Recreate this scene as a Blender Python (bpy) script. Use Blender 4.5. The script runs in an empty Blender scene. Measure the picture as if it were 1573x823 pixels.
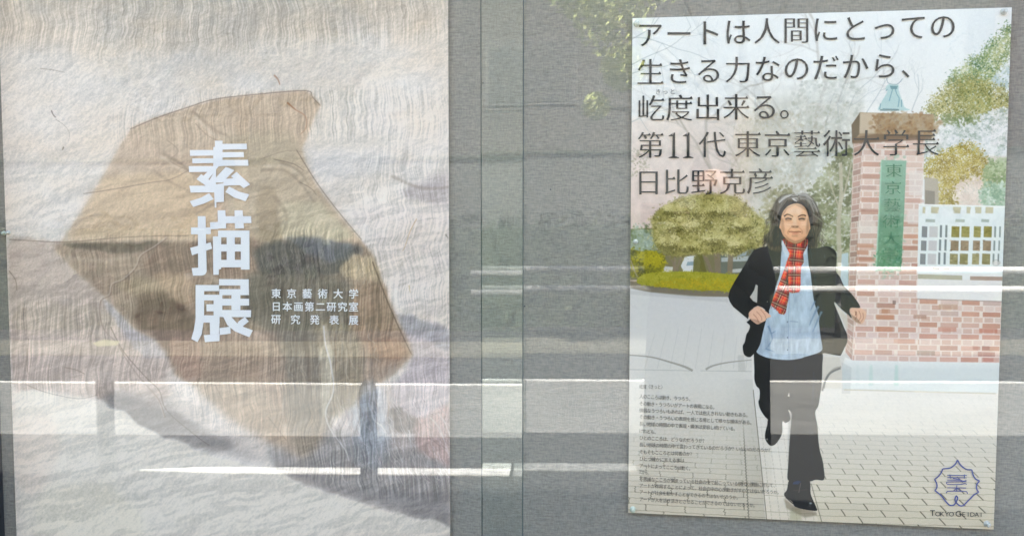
import bpy, bmesh, math, random
import numpy as np
from mathutils import Vector, Matrix

scene = bpy.context.scene
COL = scene.collection
R = math.radians

# ------------------------------------------------------------------ camera
cam_d = bpy.data.cameras.new('camera')
cam = bpy.data.objects.new('camera', cam_d); COL.objects.link(cam)
CAM = Vector((0.0188, -1.9171, 1.5093))
c_right = Vector((.990326, .138762, .000437)); c_up = Vector((-.009267, .062996, .997971)); c_fwd = Vector((-.138453, .988320, -.063673))
m = Matrix((c_right, c_up, -c_fwd)).transposed().to_4x4(); m.translation = CAM
cam.matrix_world = m
cam_d.sensor_width = 36; cam_d.lens = 36*1400/1573
cam_d.clip_start = .01; cam_d.clip_end = 500
scene.camera = cam

# ------------------------------------------------------------------ light
SUN_EL, SUN_AZ = 60, 12            # the sun stands behind the wall of the display case
world = bpy.data.worlds.new('World'); scene.world = world; world.use_nodes = True
world.cycles.sampling_method = 'NONE'      # the wall hides the brightest part of the sky: plain sampling is cleaner
nt = world.node_tree; nt.nodes.clear()
sky = nt.nodes.new('ShaderNodeTexSky'); sky.sky_type = 'NISHITA'; sky.sun_disc = False
sky.sun_elevation = R(SUN_EL); sky.sun_rotation = R(SUN_AZ); sky.dust_density = 3
bg = nt.nodes.new('ShaderNodeBackground'); bg.inputs[1].default_value = .12
wo = nt.nodes.new('ShaderNodeOutputWorld')
nt.links.new(sky.outputs[0], bg.inputs[0]); nt.links.new(bg.outputs[0], wo.inputs[0])
sun_d = bpy.data.lights.new('sun', 'SUN'); sun_d.energy = 4.0; sun_d.angle = R(.5); sun_d.color = (1, .95, .87)
sun = bpy.data.objects.new('sun', sun_d); COL.objects.link(sun)
sd = Vector((math.sin(R(SUN_AZ))*math.cos(R(SUN_EL)), math.cos(R(SUN_AZ))*math.cos(R(SUN_EL)), math.sin(R(SUN_EL))))
sun.rotation_euler = sd.to_track_quat('Z', 'Y').to_euler()
vs = scene.view_settings
vs.view_transform = 'Standard'; vs.look = 'None'; vs.gamma = 1; vs.use_curve_mapping = False
vs.exposure = 3.66
scene.cycles.use_denoising = True; scene.cycles.denoising_prefilter = 'ACCURATE'; scene.cycles.max_bounces = 10; scene.cycles.transparent_max_bounces = 16
scene.cycles.caustics_reflective = False; scene.cycles.caustics_refractive = False

PAPER = np.array([.875, 1.027, 1.185])       # how bright a perfectly white sheet in the case comes out
HAZE = .035       # what the glass adds on average

# ------------------------------------------------------------------ helpers
def s2l(c):
    c = np.asarray(c, float)
    return np.where(c <= .04045, c/12.92, ((c+.055)/1.055)**2.4)
def l2s(c):
    c = np.clip(c, 0, 1)
    return np.where(c <= .0031308, c*12.92, 1.055*c**(1/2.4)-.055)
def ink(c, haze=HAZE):                 # 0-255 print colour -> linear albedo
    return tuple(np.clip((s2l(np.array(c)/255)-haze)/PAPER, .004, .9).tolist())

def tag(o, label=None, cat=None, group=None, kind=None):
    if label: o['label'] = label
    if cat: o['category'] = cat
    if group: o['group'] = group
    if kind: o['kind'] = kind
    return o
def obj(name, mesh, mat=None, parent=None):
    o = bpy.data.objects.new(name, mesh); COL.objects.link(o)
    if mat: mesh.materials.append(mat)
    if parent: o.parent = parent
    return o
def empty(name, loc, label=None, cat=None, group=None):
    o = bpy.data.objects.new(name, None); COL.objects.link(o); o.location = loc
    return tag(o, label, cat, group)
def bmobj(name, bm, mat=None, parent=None, smooth=False):
    me = bpy.data.meshes.new(name); bm.to_mesh(me); bm.free()
    if smooth:
        for p in me.polygons: p.use_smooth = True
    return obj(name, me, mat, parent)
def box(bm, x0, x1, y0, y1, z0, z1):
    v = [bm.verts.new(p) for p in ((x0,y0,z0),(x1,y0,z0),(x1,y1,z0),(x0,y1,z0),(x0,y0,z1),(x1,y0,z1),(x1,y1,z1),(x0,y1,z1))]
    for f in ((3,2,1,0),(4,5,6,7),(0,1,5,4),(1,2,6,5),(2,3,7,6),(3,0,4,7)): bm.faces.new([v[i] for i in f])
def boxobj(name, x0, x1, y0, y1, z0, z1, mat, parent=None, bevel=0):
    bm = bmesh.new(); box(bm, x0, x1, y0, y1, z0, z1)
    if bevel: bmesh.ops.bevel(bm, geom=bm.edges[:], offset=bevel, segments=2, affect='EDGES')
    return bmobj(name, bm, mat, parent)
def tube(bm, p0, p1, r0, r1=None, n=12):
    p0, p1 = Vector(p0), Vector(p1); r1 = r0 if r1 is None else r1
    q = (p1-p0).to_track_quat('Z', 'Y'); rings = []
    for p, r in ((p0, r0), (p1, r1)):
        rings.append([bm.verts.new(p+q@Vector((r*math.cos(a*math.tau/n), r*math.sin(a*math.tau/n), 0))) for a in range(n)])
    for i in range(n): bm.faces.new((rings[0][i], rings[0][(i+1)%n], rings[1][(i+1)%n], rings[1][i]))
    bm.faces.new(rings[0][::-1]); bm.faces.new(rings[1])
def lathe(bm, prof, n=20, axis='Z'):
    rings = []
    for r, z in prof:
        rings.append([bm.verts.new((r*math.cos(a*math.tau/n), r*math.sin(a*math.tau/n), z)) for a in range(n)])
    for a, b in zip(rings, rings[1:]):
        for i in range(n): bm.faces.new((a[i], a[(i+1)%n], b[(i+1)%n], b[i]))
    bm.faces.new(rings[0][::-1]); bm.faces.new(rings[-1])

def mat(name, col=(.5,.5,.5), rough=.6, spec=.5, metal=0):
    mt = bpy.data.materials.new(name); mt.use_nodes = True
    b = mt.node_tree.nodes['Principled BSDF']
    b.inputs['Base Color'].default_value = (*col, 1); b.inputs['Roughness'].default_value = rough
    b.inputs['Specular IOR Level'].default_value = spec; b.inputs['Metallic'].default_value = metal
    return mt
def noisy(name, c1, c2, scale=5, rough=.8, bump=.2, detail=6, stretch=(1,1,1), spec=.3):
    mt = mat(name, c1, rough, spec); n = mt.node_tree; b = n.nodes['Principled BSDF']
    tc = n.nodes.new('ShaderNodeTexCoord'); mp = n.nodes.new('ShaderNodeMapping'); mp.inputs['Scale'].default_value = stretch
    no = n.nodes.new('ShaderNodeTexNoise'); no.inputs['Scale'].default_value = scale; no.inputs['Detail'].default_value = detail
    cr = n.nodes.new('ShaderNodeValToRGB'); cr.color_ramp.elements[0].color = (*c1,1); cr.color_ramp.elements[1].color = (*c2,1)
    cr.color_ramp.elements[0].position = .35; cr.color_ramp.elements[1].position = .65
    bp = n.nodes.new('ShaderNodeBump'); bp.inputs['Strength'].default_value = bump; bp.inputs['Distance'].default_value = .01
    L = n.links.new
    L(tc.outputs['Object'], mp.inputs[0]); L(mp.outputs[0], no.inputs[0]); L(no.outputs[0], cr.inputs[0])
    L(cr.outputs[0], b.inputs['Base Color']); L(no.outputs[0], bp.inputs['Height']); L(bp.outputs[0], b.inputs['Normal'])
    return mt

# ---- the board plane: tracing coordinates of the photograph -> metres on the board (x, z)
FR = np.array([[.9903255992552713, .00043700994703294027, -.13876244622373507],
               [.009267263822298727, -.9979707490711915, .06299604606269507],
               [-.1384533325020987, -.06367254526553406, -.9883200299996312]])
FC = np.array([.01882674, .63927593, 1.91709579]); GZ = .87
def P(x, y, off=0.):
    d = FR.T@np.array([(x-786.5)/1400, (y-411.5)/1400, 1.]); k = -(FC[2]-off)/d[2]
    p = FC+k*d
    return p[0], p[1]+GZ
def PP(pts, off=0.): return [P(x, y, off) for x, y in pts]
def toPX(X, Z, off=0.):                # metres on the board -> tracing coordinates (arrays)
    v = [X-FC[0], Z-GZ-FC[1], off-FC[2]]
    q = [FR[i][0]*v[0]+FR[i][1]*v[1]+FR[i][2]*v[2] for i in range(3)]
    return q[0]/q[2]*1400+786.5, q[1]/q[2]*1400+411.5
def T(x0, y0, s, pts): return [(x0+x/s, y0+y/s) for x, y in pts]

# ---- smooth outlines
def smooth(pts, closed=True, sub=5):
    n = len(pts); out = []
    rng_ = range(n) if closed else range(n-1)
    for i in rng_:
        g = (lambda k: np.array(pts[k % n], float)) if closed else (lambda k: np.array(pts[min(max(k, 0), n-1)], float))
        p0, p1, p2, p3 = g(i-1), g(i), g(i+1), g(i+2)
        for j in range(sub):
            t = j/sub
            out.append(tuple(.5*((2*p1)+(-p0+p2)*t+(2*p0-5*p1+4*p2-p3)*t*t+(-p0+3*p1-3*p2+p3)*t**3)))
    if not closed: out.append(tuple(pts[-1]))
    return out

# ------------------------------------------------------------------ noise
_tab = np.random.RandomState(5).rand(8, 256, 256).astype(np.float32)
def vn(x, y, seed=0):
    t = _tab[seed % 8]
    xi = np.floor(x); yi = np.floor(y); fx = (x-xi).astype(np.float32); fy = (y-yi).astype(np.float32)
    fx = fx*fx*(3-2*fx); fy = fy*fy*(3-2*fy)
    o = seed*37
    a = (xi.astype(np.int64)+o) & 255; b = (yi.astype(np.int64)+o*3) & 255; a1 = (a+1) & 255; b1 = (b+1) & 255
    return (t[b, a]*(1-fx)+t[b, a1]*fx)*(1-fy)+(t[b1, a]*(1-fx)+t[b1, a1]*fx)*fy
def fbm(x, y, octv=4, seed=0, gain=.5):
    s = 0; w = 1; tw = 0
    for k in range(octv):
        s = s+w*vn(x*2**k+k*13.7, y*2**k+k*7.3, seed+k); tw += w; w *= gain
    return s/tw                          # 0..1, mean .5

# ------------------------------------------------------------------ the print painter
class Canvas:
    """A sheet of print in board metres; shapes come in tracing coordinates."""
    def __init__(s, x0, z0, w, h, ppm, off):
        s.x0, s.z0, s.w, s.h, s.k, s.off = x0, z0, w, h, ppm, off
        s.W, s.H = int(w*ppm), int(h*ppm)
        s.img = np.zeros((s.H, s.W, 3), np.float32)
        X, Z = np.meshgrid(x0+(np.arange(s.W)+.5)/ppm, z0+(np.arange(s.H)+.5)/ppm)
        s.PX, s.PY = [a.astype(np.float32) for a in toPX(X, Z, off)]
    def c(s, pts): return [((x-s.x0)*s.k, (z-s.z0)*s.k) for x, z in PP(pts, s.off)]
    def mask(s, pts, blur=0., raw=False):
        """returns (slice, coverage)"""
        q = np.array(pts if raw else s.c(pts)); pad = int(blur*3)+2
        x0 = max(int(q[:,0].min())-pad, 0); x1 = min(int(q[:,0].max())+pad+1, s.W)
        y0 = max(int(q[:,1].min())-pad, 0); y1 = min(int(q[:,1].max())+pad+1, s.H)
        if x1 <= x0 or y1 <= y0: return None
        cov = np.zeros((y1-y0, x1-x0), np.float32); xs = np.arange(x0, x1)
        a = q; b = np.roll(q, -1, 0); SS = 3
        for r in range(y0, y1):
            for k in range(SS):
                yy = r+(k+.5)/SS
                m_ = (a[:,1] <= yy) != (b[:,1] <= yy)
                if not m_.any(): continue
                A, B = a[m_], b[m_]
                X = np.sort(A[:,0]+(yy-A[:,1])*(B[:,0]-A[:,0])/(B[:,1]-A[:,1]))
                for i in range(0, len(X)-1, 2):
                    cov[r-y0] += np.clip(X[i+1]-xs, 0, 1)-np.clip(X[i]-xs, 0, 1)
        cov /= SS
        if blur > 0: cov = gblur(cov, blur)
        return (slice(y0, y1), slice(x0, x1)), cov
    def fill(s, pts, col, a=1., blur=0., sm=False, raw=False):
        if sm: pts = smooth(pts)
        r = s.mask(pts, blur, raw)
        if r is None: return
        sl, cov = r
        cov = (cov*a)[..., None]
        col = np.array(col, np.float32)
        if col.ndim == 3: col = col[sl]
        s.img[sl] = s.img[sl]*(1-cov)+col*cov
        return r
    def mul(s, pts, f, blur=0., sm=False):
        if sm: pts = smooth(pts)
        r = s.mask(pts, blur)
        if r is None: return
        sl, cov = r
        s.img[sl] *= 1+cov[..., None]*(np.array(f, np.float32)-1)
    def stroke(s, pts, wid, col, a=1., blur=0., sm=True):
        """ribbon along pts; wid in tracing pixels, one number or (start, end)"""
        if sm and len(pts) > 2: pts = smooth(pts, False, 4)
        w0, w1 = (wid, wid) if np.isscalar(wid) else wid
        q = np.array(pts, float); n = len(q); d = np.gradient(q, axis=0)
        d /= np.linalg.norm(d, axis=1)[:, None]+1e-9
        nrm = np.stack([-d[:,1], d[:,0]], 1); ws = np.linspace(w0, w1, n)[:, None]/2
        s.fill([tuple(p) for p in np.concatenate([q+nrm*ws, (q-nrm*ws)[::-1]])], col, a, blur)
    def dab(s, x, y, rx, ry, ang, col, a=1., soft=.5):
        cx, cy = s.c([(x, y)])[0]; k = s.k/790.; rx *= k; ry *= k
        R_ = max(rx, ry)*1.3+1
        x0 = max(int(cx-R_), 0); x1 = min(int(cx+R_)+1, s.W); y0 = max(int(cy-R_), 0); y1 = min(int(cy+R_)+1, s.H)
        if x1 <= x0 or y1 <= y0: return
        yy, xx = np.mgrid[y0:y1, x0:x1]; xx = xx+.5-cx; yy = yy+.5-cy
        ca, sa = math.cos(ang), math.sin(ang)
        d = np.sqrt(((xx*ca+yy*sa)/rx)**2+((yy*ca-xx*sa)/ry)**2)
        m_ = (np.clip((1.1-d)/soft, 0, 1)*a)[..., None].astype(np.float32)
        s.img[y0:y1, x0:x1] = s.img[y0:y1, x0:x1]*(1-m_)+np.array(col, np.float32)*m_
    def foliage(s, poly, cols, n, size, seed=0, a=.8, clump=14., flat=1., soft=.6, light=.0, spr=1.1):
        """leaf clumps; colour index follows a clump noise"""
        rg = np.random.RandomState(seed); r = s.mask(smooth(poly), 0)
        if r is None: return
        sl, cov = r; yy, xx = np.nonzero(cov > .5)
        if not len(yy): return
        idx = rg.randint(0, len(yy), n); cols = np.array(cols, float)
        px = s.PX[sl][yy[idx], xx[idx]]; py = s.PY[sl][yy[idx], xx[idx]]
        v = fbm(px/clump, py/clump*1.3, 3, seed)
        v = np.clip((v-.5)*2.2+.5+rg.normal(0, .12, n), 0, .999)
        f = v*(len(cols)-1); i0 = f.astype(int); fr = (f-i0)[:, None]
        cc = cols[i0]*(1-fr)+cols[np.minimum(i0+1, len(cols)-1)]*fr
        o = np.argsort(rg.rand(n)+.0*py)
        for i in o:
            z = size*(.5+rg.rand())
            s.dab(px[i]+rg.normal()*size*spr, py[i]+rg.normal()*size*spr, z, z*(.5+.5*rg.rand())*flat, rg.rand()*3.14, cc[i]+rg.normal(0, 5), a, soft)
    def image(s, name):
        lin = (s2l(np.clip(s.img, 0, 255)/255)-HAZE)/PAPER
        lin = np.clip(lin/np.maximum(1, lin.max(-1, keepdims=True)/.9), .004, .92)
        out = np.ones((s.H, s.W, 4), np.float32); out[..., :3] = l2s(lin)
        im = bpy.data.images.new(name, s.W, s.H, alpha=False)
        im.pixels.foreach_set(out.ravel()); im.update(); im.pack()
        return im
def gblur(a, sg):
    r = int(sg*2.5)+1; k = np.exp(-.5*(np.arange(-r, r+1)/sg)**2).astype(np.float32); k /= k.sum()
    for ax in (0, 1):
        p = np.pad(a, [(r, r) if i == ax else (0, 0) for i in (0, 1)]); n = a.shape[ax]; o = np.zeros_like(a)
        for i, w in enumerate(k): o += w*(p[i:i+n] if ax == 0 else p[:, i:i+n])
        a = o
    return a

def C(*v): return np.array(v, np.float32)

# =================================================================== RIGHT POSTER PRINT
POFF = .007
RX0, RZ0, RW, RH = 0.0, GZ, .728, 1.03
cv = Canvas(RX0, RZ0, RW, RH, 1500, POFF)
PX, PY = cv.PX, cv.PY
# traced outlines (kept: the cut-out layers of the print use them too)
S = {}
S['jacket_left'] = T(1110, 370, 6.858, [(640,-20),(620,60),(612,200),(600,350),(560,470),(520,640),(485,740),(455,730),(420,700),(370,680),(330,700),(290,745),(265,820)]) + [(1136,479),(1126,470.6),(1121,463),(1118.7,456),(1121,445.8),(1129,431),(1143.5,408),(1150.8,394.8),(1158,384),(1168,380),(1177,378.7),(1192,360)]
S['jacket_tail'] = [(1165,478),(1181,478),(1177,490),(1172,509),(1168,526.7),(1162.5,538),(1158,542.7),(1152,548),(1145,546),(1142,541),(1141,531),(1144,525),(1146.5,513.5),(1150,507.7),(1152,500),(1147,494.6),(1150,492)]
S['gap'] = [(1161,436),(1158,446),(1151.6,456),(1156.7,462),(1162.8,465),(1164,438.5)]
S['jacket_right'] = [(1240.4,360),(1252,380),(1268,378),(1278,381),(1284,387.5),(1285,402),(1284,416.7),(1290,425),(1296,438.5),(1303,446),(1313,457.5),(1321,472),(1307.5,472),(1304.6,478),(1308,488),(1301.7,482),(1293,475),(1281,463),(1285.6,476),(1290,486.6),(1296,502),(1301,513.5),(1301,525),(1297,534),(1292,544),(1288,545.6),(1268,542),(1258,541),(1250,520),(1240,440),(1238,400)]
S['shirt'] = [(1200.4,366),(1199.2,399),(1197.5,421),(1191.7,438.5),(1185.8,463),(1180.7,478),(1177,490),(1172,509),(1168,526.7),(1162,539.8),(1172.7,547),(1188.7,551),(1212,552.5),(1230,550),(1236,547.8),(1254,542.7),(1262,538),(1263,531),(1260,513.5),(1258,494.6),(1258,486.6),(1251,464.8),(1247.7,443),(1244.8,418),(1242,406),(1239.7,377),(1240,366)]
S['trousers'] = [(1158,544),(1160,536),(1185,545),(1212,548),(1240,542),(1262,541),(1263,561.7),(1262,590),(1259.6,606),(1257,622),(1252,633.5),(1255.6,654),(1257,675.6),(1259.6,692.7),(1263,704.7),(1265,716.7),(1265.7,735.5),(1253,736),(1242,738.8),(1219.5,736.8),(1210,735.5),(1210.8,714),(1212,691.6),(1214,665),(1215.5,646),(1215.8,634),(1210.8,628.8),(1212.8,635.5),(1213.5,644),(1206.8,648.8),(1202,646),(1195,652),(1180.5,650),(1180.5,644.8),(1174,638),(1167.4,627),(1165,616.7),(1166.7,611),(1166.7,598),(1161.8,592),(1158.8,582),(1158.8,567.5)]
S['shoe_back'] = [(1180.5,643),(1178.7,651.5),(1175.4,664.9),(1175.7,674),(1180.8,682),(1186,683.9),(1192.8,679.6),(1200.8,666),(1201.5,650),(1202,643),(1192,640)]
S['shoe_front'] = [(1214.8,734),(1208.8,751.5),(1204.8,756.9),(1206,762),(1216.9,770),(1220.9,777),(1232.9,781),(1253.6,783.6),(1253.6,778),(1249.6,769),(1245,756.9),(1242,736)]
S['hand_left'] = [(1150,480.8),(1155,475),(1164,470),(1172.7,475),(1181.5,482),(1184.4,486),(1177,489),(1176,492),(1169.8,495),(1164,497.8),(1158,494.6),(1151.6,488.7)]
S['hand_right'] = [(1306,474),(1319,472.6),(1326,475),(1330,480),(1330,487),(1323.7,497),(1315,494.4),(1309,487)]
S['hair'] = T(1160, 285, 6.858, [(450,95),(520,82),(590,120),(650,210),(690,320),(712,390),(695,470),(655,560),(665,625),(640,660),(560,660),(530,600),(300,600),(270,700),(180,690),(130,650),(112,600),(85,570),(115,515),(150,470),(165,400),(152,300),(190,215),(230,140),(290,100),(380,88)])
S['face'] = T(1160, 285, 6.858, [(272,340),(285,290),(310,250),(350,213),(420,190),(490,203),(535,250),(556,310),(570,380),(580,450),(568,475),(550,520),(510,572),(450,603),(400,603),(340,573),(292,522),(268,462),(252,440),(262,400)])
S['scarf_knot'] = T(1160, 285, 6.858, [(290,565),(340,580),(400,612),(460,610),(520,575),(545,545),(552,600),(535,660),(505,720),(500,830),(340,830),(370,740),(350,690),(320,640)])
S['scarf_right'] = [(1212,389),(1225,380),(1234,379),(1232.4,399),(1230,418),(1229.4,440),(1228,447),(1222,449),(1214,448.7),(1211,438),(1210.6,405)]
S['scarf_left'] = [(1211,395),(1205,412),(1197.5,432.7),(1191.7,447.3),(1185,464.8),(1186,470),(1193.8,477),(1197.5,481.5),(1205.5,481.5),(1209,469),(1212,451.7),(1213,438),(1214,400)]
S['pillar'] = [(1324,211),(1433,212),(1422,213),(1420,240),(1412,380),(1409,440),(1410,556),(1540,556),(1532,604),(1295,597),(1293,560),(1300,545),(1303,470),(1303,440),(1308,300),(1311,218)]
S['cap'] = [(1321,173),(1434,175.6),(1431,210),(1309,219),(1308,192)]
S['plate'] = [(1353.8,246),(1392,247),(1388.5,330),(1384,416),(1345,416),(1350,330)]
S['tree'] = [(1003,352),(1000,338),(1012,322),(1030,312),(1045,304),(1070,299),(1100,298),(1130,303),(1142,312),(1160,326),(1176,342),(1182,360),(1170,378),(1150,384),(1130,392),(1108,388),(1085,391),(1065,390),(1040,394),(1018,388),(1004,372)]
S['hedge'] = [(978,432),(985,423),(1000,419),(1040,417),(1085,418),(1120,421),(1146,424),(1128,447),(1100,446),(1060,445),(1010,440),(985,437)]
S['bush'] = [(966,385),(985,386),(1005,386),(1020,395),(1022,405),(1014,418),(990,422),(966,422)]

def smap(a, b, t): t = np.clip(t, 0, 1)[..., None]; return a*(1-t)+b*t
n1 = fbm(PX/60, PY/60, 5, 1); n2 = fbm(PX/9, PY/9, 3, 2); n3 = fbm(PX/2.2, PY/2.2, 2, 3)
# pale winter sky, warming down to a pinkish wall on the left
base = smap(C(232,239,241), C(230,233,231), (PY-20)/180)
pink = smap(C(222,214,206), C(212,192,182), (PY-190)/180)
tl = np.clip((PY-178+6*(n2-.5)+ (PX-970)*.02)/10, 0, 1)*np.clip((1215-PX+30*(n1-.5))/70, 0, 1)
base = base*(1-tl[..., None])+pink*tl[..., None]
greyg = np.clip((PX-1110)/60, 0, 1)*np.clip((PY-118-40*(n1-.5))/75, 0, 1)*np.clip((1330-PX)/8, 0, 1)
base = base*(1-.75*greyg[..., None])+C(186,188,176)*.75*greyg[..., None]
cv.img[:] = base*(1+.05*(n1[..., None]-.5))
cv.img *= 1+(.10*(n2-.5)*np.clip((PY-60)/60, 0, 1))[..., None]*np.clip((1330-PX)/40, 0, 1)[..., None]
rg = np.random.RandomState(3)
# bare branches of winter trees behind the headline
def branch(x, y, ang, L, w, col, a, depth, bl=.6):
    pts = [(x, y)]; 
    for i in range(5):
        ang += rg.normal(0, .16); x += math.cos(ang)*L/5; y -= math.sin(ang)*L/5; pts.append((x, y))
    cv.stroke(pts, (w, w*.6), col, a, bl)
    if depth > 0:
        for k in range(rg.randint(2, 4)):
            j = rg.randint(1, 6); branch(pts[j][0], pts[j][1], ang+rg.normal(0, .65), L*(.45+.3*rg.rand()), w*.6, col, a*.85, depth-1, bl)
for x, w, L in ((1117,7,150),(1152,4,120),(1207,8,210),(1238,5,150),(1180,4,110)):
    branch(x, 330, 1.57, L, w, (165,158,146), .42, 4, 1.2)
for x, y, ang, L in ((968,62,.3,90),(966,58,.05,130),(966,115,.45,85),(970,100,.15,110),(965,190,.25,100),(1290,190,1.9,80),(1300,180,1.3,90),(1330,175,1.0,70),(1400,172,1.2,60),(1275,260,1.8,120)):
    branch(x, y, ang, L, 1.8, (150,158,158), .42, 4, .5)
cv.foliage([(1225,140),(1260,118),(1320,122),(1322,175),(1310,300),(1225,300),(1200,230)], [(168,172,160),(192,196,188),(214,220,216),(228,232,230)], 2200, 3.0, 4, .4)
cv.foliage([(1130,190),(1230,180),(1240,300),(1190,320),(1140,300)], [(170,166,148),(192,188,172),(212,208,196)], 1400, 2.6, 5, .4)
cv.foliage([(966,235),(990,232),(994,262),(968,268)], [(140,135,110),(190,182,168)], 90, 2., 6, .5)
# grey green growth right of the head with a pale trunk
cv.foliage([(1242,300),(1312,230),(1308,400),(1303,470),(1285,440),(1250,385)], [(98,104,72),(122,128,92),(150,154,120),(176,180,150)], 2300, 2.6, 7, .75)
cv.foliage([(1180,300),(1212,288),(1216,330),(1190,372),(1170,350)], [(120,120,88),(152,150,116),(186,180,150)], 600, 2.6, 8, .6)
cv.stroke([(1291,250),(1292,300),(1288,345),(1290,400),(1291,445)], (5,8), (186,180,160), .85, 1.)
cv.stroke([(1292,310),(1300,285),(1308,250)], (4,2), (186,180,160), .7, .8)
cv.stroke([(1289,318),(1278,290),(1272,262)], (3,1.5), (186,180,160), .7, .8)
cv.fill([(1293,390),(1303,388),(1303,452),(1298,446),(1291,430)], (186,204,208), .95, .6)
# top right evergreen
cv.foliage([(1560,44),(1530,60),(1508,84),(1492,92),(1478,104),(1464,112),(1458,128),(1474,150),(1560,190)], [(82,112,78),(116,144,98),(150,166,112),(184,188,134),(222,226,204)], 9000, 1.7, 9, .75, 8, .5, .6, 0, 2.6)
for k in range(150): cv.dab(1455+rg.rand()*100, 50+rg.rand()*100, 1+1.6*rg.rand(), 1+rg.rand(), rg.rand()*3, (222,230,232), .7)
cv.foliage([(1560,90),(1535,110),(1520,130),(1530,155),(1560,150)], [(168,190,192),(206,220,224),(228,236,240)], 600, 1.8, 10, .65)
cv.foliage([(1462,128),(1445,142),(1424,165),(1436,178),(1470,182),(1540,176),(1555,150),(1520,128),(1490,120)], [(112,116,66),(150,150,88),(178,172,110),(204,198,146)], 6500, 1.6, 11, .75, 6, .5, .6, 0, 3)
for k in range(110): cv.dab(1432+rg.rand()*120, 130+rg.rand()*48, 1+1.4*rg.rand(), 1+rg.rand(), rg.rand()*3, (214,220,214) if rg.rand() < .6 else (84,92,52), .6)
# blossom
cv.foliage([(1434,180),(1480,184),(1560,172),(1560,290),(1520,285),(1490,235),(1450,240),(1424,262),(1420,215)], [(164,178,164),(206,212,206),(230,232,232),(240,242,242)], 6500, 1.8, 12, .75, 6)
cv.foliage([(1434,178),(1500,178),(1500,190),(1434,188)], [(110,128,84),(150,158,110)], 200, 2., 13, .7)
# olive dome and neighbours
cv.fill([(1424,262),(1420,316),(1560,316),(1560,240),(1520,240)], (206,200,186), .9, 2)
cv.foliage([(1421,252),(1440,238),(1462,228),(1486,220),(1506,232),(1518,255),(1516,275),(1480,284),(1468,312),(1444,314),(1440,276),(1421,270)], [(120,104,36),(156,138,60),(184,168,84),(204,190,116)], 4500, 1.6, 14, .75, 6, .55, .6, 0, 2.2)
cv.foliage([(1476,280),(1500,270),(1514,278),(1512,312),(1474,314),(1466,296)], [(214,198,184),(226,214,202),(234,226,216)], 500, 2.2, 15, .8)
cv.foliage([(1516,252),(1560,246),(1560,290),(1514,300)], [(112,136,88),(146,164,118),(182,194,160)], 700, 2.3, 16, .8, 7)
cv.foliage([(1512,288),(1560,284),(1560,318),(1510,316)], [(118,152,124),(160,186,160),(206,220,206)], 500, 2.4, 17, .8, 7)
cv.fill([(1420,272),(1441,275),(1442,316),(1420,316)], (176,168,152), .9, .5); cv.fill([(1421,292),(1436,294),(1436,316),(1421,316)], (134,128,116), .8, .5)
# ground
gcol = smap(C(206,207,206), C(218,217,210), (PY-440)/140)
cv.fill([(940,434),(1130,450),(1320,480),(1600,480),(1600,850),(940,850)], gcol, 1, .8)
cv.fill([(960,430),(990,434),(1060,443),(1130,446),(1122,456),(1060,455),(1000,449),(960,441)], (118,110,92), .9, 1.1)
cv.fill([(965,446),(1118,458),(1118,464),(965,452)], (186,186,184), .6, 1.)
cv.fill([(1126,470),(1160,505),(1160,600),(1170,800),(1150,800),(1156,600),(1130,540)], (222,221,214), .3, 2)
# foliage on the left with what stands under it
cv.fill([(964,352),(1005,350),(1100,380),(1200,378),(1200,430),(964,430)], (126,122,92), 1, 1)
cv.fill([(966,355),(992,352),(1010,372),(1006,392),(966,390)], (150,166,150), .9, 1.5)
cv.foliage([(964,350),(1008,350),(1014,392),(964,394)], [(104,118,80),(140,152,118),(176,190,176)], 380, 2.2, 18, .6)
cv.fill([(1052,394),(1072,392),(1076,402),(1074,419),(1050,419),(1046,408)], (214,218,216), .95, .5); cv.fill([(1056,402),(1072,401),(1070,407),(1054,408)], (128,150,156), .8, .4)
cv.fill([(1014,408),(1034,410),(1032,420),(1012,420)], (204,204,196), .9, .6)
cv.fill([(1108,384),(1160,376),(1150,420),(1104,420)], (112,118,108), .9, .6)
cv.fill([(1108,396),(1150,393),(1148,401),(1108,402)], (190,198,196), .8, .6); cv.fill([(1120,414),(1140,412),(1139,418),(1120,419)], (204,206,200), .8, .5)
cv.fill([(1134,384),(1150,380),(1146,392),(1133,394)], (160,178,186), .8, .5)
cv.fill([(1066,394),(1078,388),(1086,420),(1064,420)], (108,106,62), .9, .8)
for p, w in (([(1080,386),(1086,400),(1094,420)], 5), ([(1100,386),(1102,400),(1103,420)], 9), ([(1124,380),(1122,400),(1121,420)], 8), ([(1028,392),(1034,404),(1036,418)], 3), ([(1048,392),(1043,404),(1038,418)], 3), ([(1036,390),(1037,405),(1037,418)], 3)):
    cv.stroke(p, w, (134,122,102), .95, .5)
cv.fill(S['tree'], (150,146,84), .95, 3, True)
cv.foliage(S['tree'], [(98,94,54),(134,128,78),(164,156,100),(190,182,124),(210,202,152)], 5200, 2.2, 19, .6, 11, .55, .7, 0, 1.8)
for k in range(130): cv.dab(1005+rg.rand()*165, 312+rg.rand()*76, 1.2+1.5*rg.rand(), .8+rg.rand(), rg.rand()*3, (72,72,40) if rg.rand() < .7 else (206,200,180), .5)
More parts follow.
